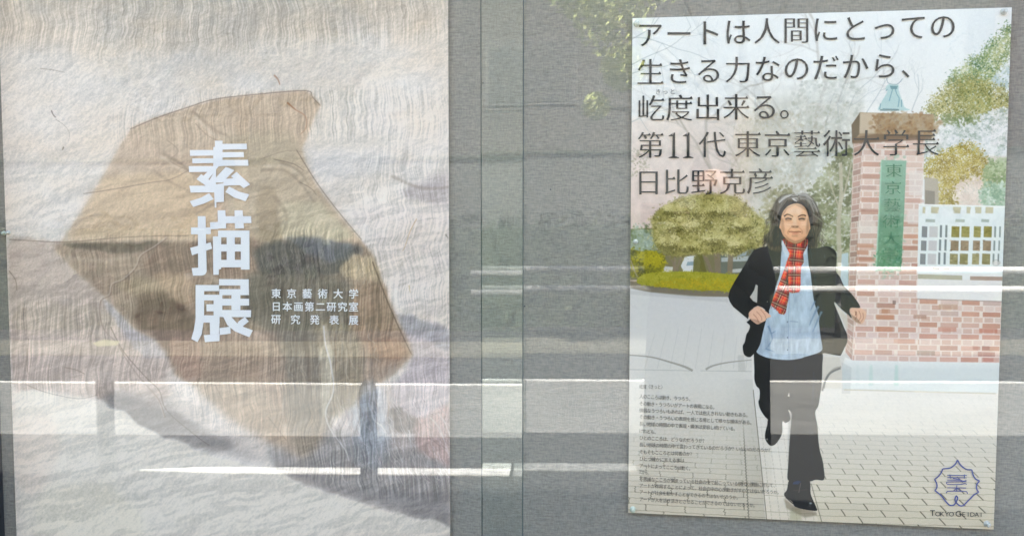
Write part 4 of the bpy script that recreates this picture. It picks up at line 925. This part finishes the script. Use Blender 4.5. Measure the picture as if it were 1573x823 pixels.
def lettering(name, items, style, m_, parent, layer=14, label=None, sep=False):
    """items: (char, centre x, centre y, size x, size y) in tracing px; one mesh"""
    glyph_meshes([i[0] for i in items], style); V = []; Fc = []
    for it_, (c_, x, y, sx_, sy_) in enumerate(items):
        if (c_, style) not in _gl: continue
        vv, ff, ex = _gl[(c_, style)]; n0 = len(V)
        cxm = .5 if ord(c_) > 0x2000 else (min(a for a, b in vv)+max(a for a, b in vv))/2; cym = .38 if ord(c_) > 0x2000 else .36
        q = PP([(x+(a-cxm)*sx_, y-(b-cym)*sy_) for a, b in vv], POFF)
        yy = -POFF-.0005-layer*.00012-(it_*.00004 if sep else 0)
        V += [(a, yy, b) for a, b in q]; Fc += [tuple(n0+i for i in f) for f in ff]
        for hx, hy in ex:
            q = PP([(x+(a-cxm)*sx_, y-(b-cym)*sy_) for a, b in ((hx-.11, hy-.012), (hx+.018, hy-.035), (hx-.03, hy+.058))], POFF)
            n0 = len(V); V += [(a, yy-.00006, b) for a, b in q]; Fc.append((n0, n0+1, n0+2))
    me = bpy.data.meshes.new(name); me.from_pydata(V, [], Fc); o = obj(name, me, m_); child(o, parent)
    bm = bmesh.new(); bm.from_mesh(me)
    for f in bm.faces:
        f.normal_update()
        if f.normal.y > 0: f.normal_flip()
    bm.to_mesh(me); bm.free()
    if label: o['label'] = label
    return o
def characters(name, items, style, m_, parent, boldpx=0, layer=14):
    for k, it in enumerate(items):
        if not boldpx: o = lettering(name, [it], style, m_, parent, layer)
        else: o = lettering(name, [(it[0], it[1]+dx*boldpx, it[2]+dy*boldpx, it[3], it[4]) for dx, dy in ((-1,0),(1,0),(0,-.8),(0,.8))], style, m_, parent, layer, sep=True)
def line(txt, x0, y0, x1, y1, s, sy=None):
    n_ = len(txt); sy = sy or s
    return [(c_, x0+(x1-x0)*i/max(n_-1, 1), y0+(y1-y0)*i/max(n_-1, 1), s, sy) for i, c_ in enumerate(txt)]
ES = 44
characters('headline_character', line('アートは人間にとっての', 998, 53.5, 1448, 40.5, ES), 'serif', M_ink, pr)
characters('headline_character', line('生きる力なのだから', 999, 111, 1358, 101.5, ES)+[('、', 1404, 101, ES, ES)], 'serif', M_ink, pr)
characters('headline_character', line('屹度出来る。', 1000, 166.5, 1218, 163.5, ES), 'serif', M_ink, pr)
lettering('ruby_lettering', line('きっと', 1011, 141.5, 1033, 141, 9.5), 'plain', M_ink2, pr)
characters('headline_character', [('第', 999, 223, ES, ES), ('1', 1035, 223, 52, 56), ('1', 1057, 223, 52, 56), ('代', 1094, 222, ES, ES)]+line('東京藝術大学長', 1148.5, 221.5, 1421.5, 219, ES), 'serif', M_ink, pr)
characters('headline_character', line('日比野克彦', 996, 280, 1167.5, 278.5, ES-1), 'serif', M_ink, pr)
characters('plate_character', [(c_, x, y, 28, 22) for c_, x, y in (('東',1372.6,262),('京',1371.4,288.5),('藝',1370,315),('術',1368.6,340),('大',1368.4,366),('学',1367,390))], 'serif', M_green, pr)
body = [('屹度〈きっと〉', 593, 1021, 593.5), ('人のこころは動き、うつろう。', 608, 1064, 612), ('その動き・うつろいがアートの表現になる。', 619, 1101, 624.5), ('微弱なうつろいもあれば、一人では抱えきれない動きもある。', 629.3, 1152, 636.5),
        ('その動き・うつろいの表現を感じる場として様々な媒体がある。', 639.3, 1158, 648), ('長い地球の時間の中で表現・媒体は変容し続けている。', 650, 1133, 657.5), ('けれども、', 661, 1011, 662.5), ('ひとのこころは、どうなのだろうか？', 671.5, 1085, 676),
        ('長い地球の時間の中で変わってきているのだろうか？いないのだろうか？', 682, 1186, 690.5), ('そもそもこころとは何者のか？', 693, 1066, 696.5), ('ひとつ確かに言える事は……', 703.5, 1064, 707), ('アートによってこころは動く。', 714, 1064, 718.5), ('だから、', 723.5, 999, 725),
        ('不思議なこころが集まっている社会の中で起こっている現代の課題に対して、', 734.5, 1194, 744.5), ('アートが作用することによって、社会の中の心が動きだすのではないだろうか。', 744.5, 1200, 755), ('アートが社会を動かすことができるのではないだろうか。', 754.5, 1137, 763), ('アートが人を活き活きとさせることができるのではないだろうか。', 765.5, 1163, 775)]
for t_, y0, x1, y1 in body:
    n_ = len(t_); pitch = (x1-982)/n_
    lettering('body_lettering', line(t_, 982+pitch/2, y0, x1-pitch/2, y1, pitch*1.08, 7.2), 'plain', M_ink2, pr)
lettering('caption_lettering', [('T',1432,786.5,13.5,12.5)]+line('OKYO', 1440, 788, 1461, 788.3, 10.5, 9.6)+[('G',1471.5,787.6,13.5,12.5)]+line('EIDAI', 1480, 788.5, 1506.5, 789, 10.5, 9.6), 'plain', M_ink, pr)
characters('subtitle_character', line('東京藝術大学', 424.8, 450.3, 543.7, 451, 15.4), 'plain', M_white, pl, .28)
characters('subtitle_character', line('日本画第二研究室', 425, 470.3, 543.5, 471, 15.4), 'plain', M_white, pl, .28)
characters('subtitle_character', line('研究発表展', 424.5, 490, 543.5, 491.3, 15.4), 'plain', M_white, pl, .28)

# ---- big cut characters, drawn as separate strokes that overlap
def pieces(name, polys, m_, parent, layer=14, label=None):
    bm = bmesh.new()
    for i, p in enumerate(polys):
        y = -POFF-.0005-layer*.00012-i*.00003
        f = bm.faces.new([bm.verts.new((x, y, z)) for x, z in PP(p, POFF)]); f.normal_update()
        if f.normal.y > 0: f.normal_flip()
    o = bmobj(name, bm, m_); child(o, parent)
    if label: o['label'] = label
    return o
q = lambda *p: T(270, 200, 5.146, p)
pieces('title_character', [
 q((313,85),(373,85),(373,285),(300,290),(300,135),(313,133)),
 q((373,110),(564,108),(566,153),(373,155)), q((373,175),(540,174),(543,215),(373,217)), q((373,236),(575,236),(578,282),(373,283)),
 q((115,158),(300,158),(300,202),(117,204)), q((134,224),(300,224),(300,262),(136,264)), q((107,285),(300,285),(300,330),(109,332)),
 q((300,285),(345,285),(262,388),(222,362)), q((205,348),(322,432),(285,470),(168,388)), q((322,300),(322,432),(285,470),(268,400)),
 q((400,290),(467,318),(372,415),(322,415),(322,375)), q((112,440),(385,438),(385,492),(122,494)),
 q((380,388),(460,380),(440,365),(484,330),(592,430),(540,460),(512,436),(380,440)),
 q((308,430),(385,420),(385,566),(325,570),(325,612),(313,612),(308,490)),
 q((268,498),(303,545),(230,580),(142,608),(114,562),(200,535)), q((425,446),(500,485),(586,508),(556,562),(470,535),(396,488))], M_white, pl, label='topmost big white character')
q = lambda *p: T(280, 315, 6.858, p)
pieces('title_character', [
 q((168,117),(250,117),(262,700),(245,730),(210,742),(118,742),(104,662),(172,658)), q((97,235),(305,235),(305,306),(97,308)), q((88,450),(305,392),(318,458),(108,528)),
 q((377,55),(458,55),(468,245),(380,247)), q((555,55),(640,55),(655,245),(560,247)), q((458,117),(555,117),(730,117),(733,190),(458,192)), q((297,180),(380,178),(384,252),(300,254)),
 q((382,268),(712,268),(712,340),(382,340)), q((328,330),(384,328),(384,340),(415,340),(415,672),(390,675),(390,732),(332,734)),
 q((415,412),(622,412),(622,488),(415,488)), q((473,340),(558,340),(560,655),(473,655)), q((622,340),(712,340),(714,678),(622,678)), q((415,576),(622,576),(622,654),(415,655))], M_white, pl, label='middle big white character')
q = lambda *p: T(280, 420, 6.858, p)
pieces('title_character', [
 q((145,120),(235,120),(235,420),(228,520),(208,640),(165,720),(100,685),(125,600),(145,480)), q((235,120),(392,120),(392,184),(235,184)), q((235,222),(392,222),(427,222),(427,282),(235,282)),
 q((392,58),(705,60),(705,126),(392,124)), q((617,126),(705,126),(708,226),(617,226)), q((395,163),(617,163),(617,226),(395,226)), q((335,262),(427,262),(427,455),(335,440)), q((523,226),(617,226),(617,382),(523,382)), q((427,264),(523,264),(523,336),(427,336)), q((617,264),(708,264),(708,336),(617,336)),
 q((260,322),(335,322),(335,396),(260,396)), q((228,438),(335,438),(398,438),(398,515),(228,515)), q((427,382),(730,384),(728,458),(395,455)),
 q((295,512),(398,512),(392,634),(298,640)), q((233,646),(398,634),(398,708),(245,720)), q((398,572),(512,556),(515,630),(400,645)),
 q((438,455),(523,455),(600,540),(748,596),(712,668),(560,606),(480,540)), q((665,455),(706,502),(640,556),(565,560),(600,500))], M_white, pl, label='lowest big white character')

# ---- emblem
def ribbon(bm, pts, w, y, closed=False):
    q_ = PP(smooth(pts, closed, 4) if len(pts) > 2 else pts, POFF); n_ = len(q_); a = np.array(q_)
    d_ = (np.roll(a, -1, 0)-np.roll(a, 1, 0)) if closed else np.gradient(a, axis=0)
    d_ /= np.linalg.norm(d_, axis=1)[:, None]+1e-9; nr = np.stack([-d_[:,1], d_[:,0]], 1)*w/2
    A = [bm.verts.new((p[0], y, p[1])) for p in a+nr]; B = [bm.verts.new((p[0], y, p[1])) for p in a-nr]
    for i in range(n_ if closed else n_-1):
        j = (i+1) % n_; bm.faces.new((A[i], A[j], B[j], B[i]))
bm = bmesh.new(); e = lambda *p: T(1410, 690, 6.185, p); ye = -POFF-.0005-.0018
arcs = [[(372,95),(355,130),(330,155),(300,172),(232,180)], [(232,180),(215,220),(190,252),(155,280)], [(155,280),(172,310),(178,340),(172,365),(158,385)], [(158,385),(215,430),(255,480),(290,518),(320,527),(345,515),(362,488),(374,460),(370,445),(362,436),(353,450),(349,475),(358,495),(375,515),(400,530),(430,525),(460,495),(500,455),(530,425),(572,402)],
        [(572,402),(555,370),(553,345),(560,320),(582,295)], [(582,295),(545,275),(522,240),(508,188)], [(508,188),(460,185),(425,165),(395,135),(372,95)]]
for i, a in enumerate(arcs): ribbon(bm, e(*a), .0027, ye-i*.00003)
ins = [[(275,240),(462,242)], [(275,262),(458,264)], [(300,232),(305,270)], [(438,232),(436,270)], [(275,285),(400,287),(425,295),(458,287)], [(330,270),(400,280)], [(458,300),(290,302),(270,312),(285,325),(400,326),(440,318),(460,325)], [(275,358),(455,360)], [(365,335),(365,390)], [(365,362),(335,385)], [(365,362),(400,385)], [(265,410),(272,396),(300,390),(440,392),(460,398),(466,415)]]
for i, a in enumerate(ins): ribbon(bm, e(*a), .0017, ye-.00025-i*.00003)
for f in bm.faces:
    f.normal_update()
    if f.normal.y > 0: f.normal_flip()
o = bmobj('printed_emblem', bm, M_blue); child(o, pr)

# =================================================================== PINS
M_pin = mat('clear_plastic', (.88,.82,.70), .3, .4); M_pin.node_tree.nodes['Principled BSDF'].inputs['Alpha'].default_value = .55
M_pin2 = mat('yellowed_plastic', (.80,.80,.60), .2, .6); M_pin2.node_tree.nodes['Principled BSDF'].inputs['Alpha'].default_value = .75
M_steel = mat('steel', (.6,.6,.6), .25, .5, 1)
def pin(px, py, label, m_=None, r=.0068, tall=.010, tilt=(0,0)):
    x, z = P(px, py, POFF)
    t = empty('push_pin', (x, -POFF-.0008, z), label, 'push pin', 'clear plastic pins in the display case')
    bm = bmesh.new(); lathe(bm, [(r*.9,0),(r,.0012),(r*.92,.0022),(r*.45,.0030),(r*.40,tall*.6),(r*.62,tall*.8),(r*.66,tall*.93),(r*.4,tall)], 20)
    o = bmobj('pin_head', bm, m_ or M_pin, t, True)
    bm = bmesh.new(); lathe(bm, [(r*.16,-.004),(r*.16,tall*.5),(.0002,tall*.55)], 8); s_ = bmobj('pin_needle', bm, M_steel, t)
    t.rotation_euler = (R(90+tilt[0]), 0, R(tilt[1])); return t
pin(978, 37, 'clear push pin at the upper left corner of the running man poster', tilt=(6,-8))
pin(1541, 19, 'clear push pin at the upper right corner of the running man poster', tilt=(-8,10))
pin(976.5, 371, 'clear flat pin halfway down the left edge of the running man poster', r=.0052, tall=.005)
pin(972, 781, 'clear push pin at the lower left corner of the running man poster', M_pin2, tilt=(10,5))
pin(1515, 803, 'clear push pin at the lower right corner of the running man poster', tilt=(8,12))
pin(7, 358, 'yellowish plastic pin on the cloth just left of the rock textured poster', M_pin2, r=.0055, tall=.008)
pin(14, 357, 'clear push pin on the left edge of the rock textured poster', r=.0052, tall=.009)

# =================================================================== WALL AND STREET (seen mirrored in the panes)
M_wall = noisy('grey_render', (.22,.21,.20), (.27,.26,.25), 12, .9, .2)
w_ = empty('building_wall', (-.2, .03, 0), 'plain grey rendered wall that holds the display case', 'wall')
child(boxobj('wall_face', -14, 14, .032, .4, 0, 5.4, M_wall), w_)
child(boxobj('wall_plinth', -14, 14, -.13, .03, 0, .33, M_wall, bevel=.01), w_)
gm = noisy('asphalt', (.028,.028,.028), (.045,.045,.044), 60, .9, .3)
bm = bmesh.new(); box(bm, -150, 150, -150, 60, -.3, 0); tag(bmobj('ground', bm, gm), kind='structure')
M_conc = noisy('pale_concrete', (.17,.17,.16), (.235,.23,.215), 1.3, .9, .1, stretch=(1,3,1))
tag(boxobj('pavement', -40, 40, -5.95, -4.19, .0, .004, M_conc), kind='structure')
tag(boxobj('far_pavement', -40, 40, -8.5, -7.45, .0, .01, noisy('far_concrete', (.10,.095,.075), (.15,.14,.11), 1.3, .9, .1, stretch=(1,3,1))), kind='structure')
M_paint = noisy('white_road_paint', (.42,.41,.38), (.84,.82,.77), 5, .7, .1, stretch=(1,5,1))
tag(boxobj('road_edge_line', -9.5, 5.9, -6.03, -5.955, .0, .009, M_paint), kind='structure')
bm = bmesh.new(); cl_ = [(-3.15,-3.365),(-2.75,-3.435),(-1.0,-3.44),(-1.0,-3.32),(-2.6,-3.325)]
lo_ = [bm.verts.new((x, y, 0)) for x, y in cl_]; hi_ = [bm.verts.new((x, y, .008)) for x, y in cl_]; bm.faces.new(hi_); bm.faces.new(lo_[::-1])
for i in range(5): bm.faces.new((lo_[i], lo_[(i+1) % 5], hi_[(i+1) % 5], hi_[i]))
tag(bmobj('road_centre_line', bm, M_paint), kind='structure')
tag(boxobj('worn_road_line', -.98, -.28, -3.45, -3.31, .0, .008, noisy('worn_paint', (.16,.16,.15), (.34,.34,.32), 18, .9, .1)), kind='structure')
M_pipe = noisy('white_pipe_paint', (.55,.55,.52), (.84,.83,.80), 2.5, .4, .15, stretch=(1,4,4))
M_galv_dim = noisy('galvanised_dim_rail', (.20,.20,.19), (.28,.28,.27), 5, .6, .1)  # galvanised posts; on the left pipes this grey imitates weaker sunlight
for xa, xb, mt_, lb, px_ in ((1.35, 9, M_pipe, 'white two bar pipe guard rail at the right part of the road', (2.6, 4.9, 7.2)), (-1.6, 1.25, M_galv_dim, 'left stretch of the two bar guard rail, coloured dimmer as if less sunlit', (.9,))):
    gr = empty('guard_rail', ((xa+xb)/2, -8.6, 0), lb, 'guard rail')
    for z_, r_ in ((.78,.04),(.56,.04)):
        bm = bmesh.new(); tube(bm, (xa,-8.6,z_), (xb,-8.6,z_), r_, n=16); child(bmobj('rail_pipe', bm, mt_, smooth=True), gr)
    for x in px_:
        bm = bmesh.new(); tube(bm, (x,-8.68,0), (x,-8.68,.86), .035, n=12); child(bmobj('post', bm, M_galv_dim, smooth=True), gr)
M_boll = mat('grey_green_paint', (.17,.19,.17), .5)
for x, lb in ((-2.70,'dark green bollard farther along the pavement'), (-1.30,'dark green bollard nearer the photographer')):
    b_ = empty('bollard', (x, -2.6, 0), lb, 'bollard', 'dark bollards on the pavement')
    bm = bmesh.new(); lathe(bm, [(.05,0),(.05,.05),(.042,.07),(.042,.56),(.046,.57),(.046,.62),(.03,.66),(.01,.675)], 20); bmobj('bollard_body', bm, M_boll, b_, True)
    bm = bmesh.new(); lathe(bm, [(.044,.50),(.044,.505)], 20); bmobj('reflective_band', bm, M_paint, b_)
M_leaf = [noisy('leaf_dark', (.035,.045,.03), (.05,.062,.04), 3), noisy('leaf_mid', (.06,.072,.045), (.08,.095,.06), 3), noisy('leaf_yellow', (.42,.46,.16), (.52,.55,.22), 3)]
M_bark = noisy('bark', (.07,.055,.04), (.12,.10,.08), 14, .9, .5)
def leaves(name, centers, n, size, parent, mats, seed):
    r_ = random.Random(seed); V = []; Fc = []; mi = []
    for k in range(n):
        c_, rad = r_.choice(centers)
        d_ = Vector((r_.gauss(0,1), r_.gauss(0,1), r_.gauss(0,1))).normalized()*rad*(r_.random()**.4)
        p = Vector(c_)+d_; a = Vector((r_.gauss(0,1), r_.gauss(0,1), r_.gauss(0,1))).normalized(); b = a.orthogonal().normalized(); s_ = size*(.6+.8*r_.random())
        n0 = len(V); V += [p+a*s_, p+b*s_*.5, p-a*s_, p-b*s_*.5]; Fc.append((n0,n0+1,n0+2,n0+3)); mi.append(r_.randrange(len(mats)))
    me = bpy.data.meshes.new(name); me.from_pydata([tuple(v_) for v_ in V], [], Fc)
    for m_ in mats: me.materials.append(m_)
    me.polygons.foreach_set('material_index', mi)
    o = bpy.data.objects.new(name, me); COL.objects.link(o); child(o, parent); return o
def tree(x, y, h, label, blobs, seed, n=5000, size=.07, mats=None):
    t = empty('street_tree', (x, y, 0), label, 'tree', 'trees across the road')
    bm = bmesh.new(); tube(bm, (x,y,0), (x+.1,y,h*.55), .14, .09)
    for c_, rad in blobs: tube(bm, (x+.1,y,h*.5), c_, .05, .015, 8)
    child(bmobj('trunk', bm, M_bark, smooth=True), t); leaves('crown', blobs, n, size, t, mats or [M_leaf[2]], seed); return t
tree(.9, -7.2, 4.6, 'yellow green young tree across the road near the guard rail', [((-.55,-7,3.6),.35),((-.25,-7,3.3),.4),((-.15,-7,2.8),.22),((.2,-7.1,3.9),.5),((.9,-7.2,4.4),.8),((1.6,-7.3,4.2),.7),((-.4,-7,2.45),.12)], 3, 5200, .04)
tree(-6.5, -12.5, 6, 'dark leafy tree across the road at the far end', [((-7.5,-12.5,4.2),1.3),((-6.2,-12.6,5.0),1.4),((-5.2,-12.4,4.2),1.1)], 5, 5000, .1, M_leaf[:2])
hg = empty('hedge', (0, -10, 0), 'long clipped green hedge behind the white guard rail', 'hedge')
bm = bmesh.new(); box(bm, -16, 12, -10.6, -9.5, 0, 1.25); hb = bmobj('hedge_core', bm, M_leaf[0]); child(hb, hg)
V = [((x, -9.7+random.Random(int(x*10)).random()*.1, z), .28) for x in np.arange(-16, 12, .35) for z in (.25,.6,.95,1.2)]
leaves('hedge_leaves', V, 14000, .07, hg, M_leaf[:2], 9)
# low pale wall, then a dark building with windows
lw = empty('garden_wall', (0,-15,0), 'low pale plastered garden wall behind the hedge', 'wall')
child(boxobj('wall_face', -20, 14, -15.3, -15, 0, 2.45, noisy('pale_plaster', (.08,.08,.072), (.11,.108,.10), .6, .9, .1)), lw); child(boxobj('coping', -20, 14, -15.35, -14.95, 2.452, 2.5, M_leaf[0]), lw)
bd2 = empty('office_building', (0,-22,0), 'dark brown office building across the road', 'building')
child(boxobj('facade', -30, 20, -32, -22, 0, 13, noisy('brown_tile', (.075,.068,.06), (.10,.09,.08), 2, .8, .1)), bd2)
M_win = mat('window_glass', (.075,.072,.066), .5, .3); M_wfr = mat('window_frame', (.12,.11,.10), .6)
for fl in range(4):
    for i in range(12):
        x = -28+i*4.0; z = 1.0+fl*3.1
        f_ = boxobj('window', x, x+2.4, -22.04, -21.96, z, z+1.7, M_wfr); child(f_, bd2)
        pn = boxobj('pane', x+.08, x+2.32, -21.958, -21.94, z+.08, z+1.62, M_win); pn.parent = f_
br = empty('brick_building', (10,-19,0), 'red brick annex with pale window grid across the road', 'building')
child(boxobj('facade', 8.1, 15, -21, -15.6, 0, 8, noisy('red_brick', (.30,.15,.12), (.36,.19,.15), 6, .9, .1)), br)
for i in range(3):
    for j in range(2):
        f_ = boxobj('window', 8.3+i*.9, 9.0+i*.9, -15.64, -15.56, 1.7+j*2.4, 3.1+j*2.4, mat('pale_frame', (.6,.66,.66), .5)); child(f_, br)

# ---- the photographer, mirrored in the glass as a dark figure
pe = empty('person', (.33, -2.35, 0), 'person in dark jacket and trousers holding up a phone to photograph the posters', 'person')
M_jac = noisy('dark_jacket', (.006,.006,.007), (.012,.012,.013), 20, .9, .2); M_skin = mat('skin', (.42,.26,.19), .5); M_hair = noisy('black_hair', (.01,.01,.01), (.02,.018,.016), 40, .5, .3, stretch=(1,1,.1))
M_tr = mat('dark_trousers', (.02,.022,.028), .9)
def skin(name, verts, edges, radii, m_, parent, root=0, sub=2):
    me = bpy.data.meshes.new(name); me.from_pydata(verts, edges, []); o = bpy.data.objects.new(name, me); COL.objects.link(o)
    sk = o.modifiers.new('skin', 'SKIN'); me.skin_vertices[0].data[root].use_root = True
    for i, r_ in enumerate(radii): me.skin_vertices[0].data[i].radius = (r_, r_) if np.isscalar(r_) else r_
    sb = o.modifiers.new('sub', 'SUBSURF'); sb.levels = sb.render_levels = sub
    dg = bpy.context.evaluated_depsgraph_get(); dg.update()
    m2 = bpy.data.meshes.new_from_object(o.evaluated_get(dg)); bpy.data.objects.remove(o); m2.materials.clear(); m2.materials.append(m_)
    for p in m2.polygons: p.use_smooth = True
    o = bpy.data.objects.new(name, m2); COL.objects.link(o); child(o, parent); return o
bx, by = .33, -2.42
vb = [(bx,by,.95),(bx,by,1.12),(bx,by,1.30),(bx,by+.01,1.40),(bx,by+.03,1.48),(bx,by+.04,1.57),(bx,by+.045,1.66),
      (bx-.17,by+.02,1.38),(bx-.24,by+.10,1.16),(bx-.25,by+.30,1.30),(bx-.27,by+.38,1.44),
      (bx+.17,by+.02,1.38),(bx+.24,by+.10,1.14),(bx+.02,by+.30,1.28),(bx-.16,by+.40,1.42),
      (bx-.10,by,.88),(bx-.11,by+.02,.50),(bx-.11,by-.02,.10),(bx-.12,by+.12,.04),(bx+.10,by,.88),(bx+.12,by+.02,.50),(bx+.13,by-.02,.10),(bx+.14,by+.12,.04)]
eb = [(0,1),(1,2),(2,3),(3,4),(4,5),(5,6),(3,7),(7,8),(8,9),(9,10),(3,11),(11,12),(12,13),(13,14),(0,15),(15,16),(16,17),(17,18),(0,19),(19,20),(20,21),(21,22)]
rb = [(.16,.11),(.155,.11),(.17,.12),(.13,.10),.058,(.078,.09),(.07,.085),.075,.055,.042,.032,.075,.055,.042,.032,(.095,.1),.068,.05,.04,(.095,.1),.068,.05,.04]
skin('body', vb, eb, rb, M_jac, pe)
bm = bmesh.new(); rings = []
for z_, rx_, ry_ in ((1.38,.12,.08),(1.30,.23,.125),(1.05,.27,.13),(.95,.275,.14),(.6,.28,.16),(.25,.285,.18)):
    rings.append([bm.verts.new((bx+rx_*math.cos(a*math.tau/32)*(1+.03*math.cos(a*1.9+z_*3)), by+ry_*math.sin(a*math.tau/32)*(1+.05*math.cos(a*1.6)), z_)) for a in range(32)])
for ra, rb_ in zip(rings, rings[1:]):
    for i in range(32): bm.faces.new((ra[i], rb_[i], rb_[(i+1) % 32], ra[(i+1) % 32]))
child(bmobj('long_coat', bm, M_jac, smooth=True), pe)
bm = bmesh.new(); bmesh.ops.create_uvsphere(bm, u_segments=24, v_segments=16, radius=1); bmesh.ops.scale(bm, vec=(.079,.092,.112), verts=bm.verts); bmesh.ops.translate(bm, vec=(bx,by+.05,1.615), verts=bm.verts)
for v_ in bm.verts:
    if v_.co.y > by+.09 and abs(v_.co.x-bx) < .016 and 1.58 < v_.co.z < 1.63: v_.co.y += .018
child(bmobj('face', bm, M_skin, smooth=True), pe)
bm = bmesh.new(); bmesh.ops.create_uvsphere(bm, u_segments=24, v_segments=16, radius=1); bmesh.ops.scale(bm, vec=(.09,.102,.11), verts=bm.verts); bmesh.ops.translate(bm, vec=(bx,by+.028,1.655), verts=bm.verts)
child(bmobj('hair', bm, M_hair, smooth=True), pe)
def hand(cx, cy, cz, side):
    V = [(cx,cy-.05,cz-.03),(cx,cy-.01,cz),(cx,cy+.02,cz+.01)]; E_ = [(0,1),(1,2)]; Rr = [.022,.026,.024]
    for i in range(4):
        z = cz-.03+i*.021; L_ = (.055,.066,.07,.064)[i]; n0 = len(V)
        V += [(cx+side*.012,cy+.03,z+.012),(cx+side*.010,cy+.052,z+.012),(cx-side*.018,cy+.060,z+.013),(cx-side*L_*.6,cy+.058,z+.014)]; E_ += [(2,n0),(n0,n0+1),(n0+1,n0+2),(n0+2,n0+3)]; Rr += [.010,.009,.0085,.0075]
    n0 = len(V); V += [(cx-side*.012,cy,cz+.03),(cx-side*.035,cy+.012,cz+.045)]; E_ += [(1,n0),(n0,n0+1)]; Rr += [.011,.009]
    skin('hand', V, E_, Rr, M_skin, pe, 1, 1)
hand(bx-.285, by+.43, 1.47, -1); hand(bx-.14, by+.44, 1.46, 1)
ph_ = empty('phone', (.045,-1.945,1.43), 'dark smartphone held upright in both hands in front of the glass', 'phone')
child(boxobj('phone_body', .02, .175, -1.952, -1.944, 1.452, 1.528, mat('phone_black', (.02,.02,.022), .2), bevel=.003), ph_)
bm = bmesh.new(); lathe(bm, [(.011,0),(.011,.002),(.008,.003)], 20); o = bmobj('phone_lens', bm, M_frame); o.rotation_euler = (R(-90),0,0); o.location = (.04,-1.9437,1.509); child(o, ph_)

# the street runs a little askew to the display case
bpy.context.view_layer.update()
PV = Matrix.Translation((-1, -6, 0)) @ Matrix.Rotation(R(-6.4), 4, 'Z') @ Matrix.Translation((1, 6, 0))
for o in list(scene.objects):
    if o.parent is None and o.name.split('.')[0] in ('pavement', 'far_pavement', 'road_edge_line', 'road_centre_line', 'worn_road_line', 'guard_rail', 'hedge'):
        o.matrix_world = PV @ o.matrix_world
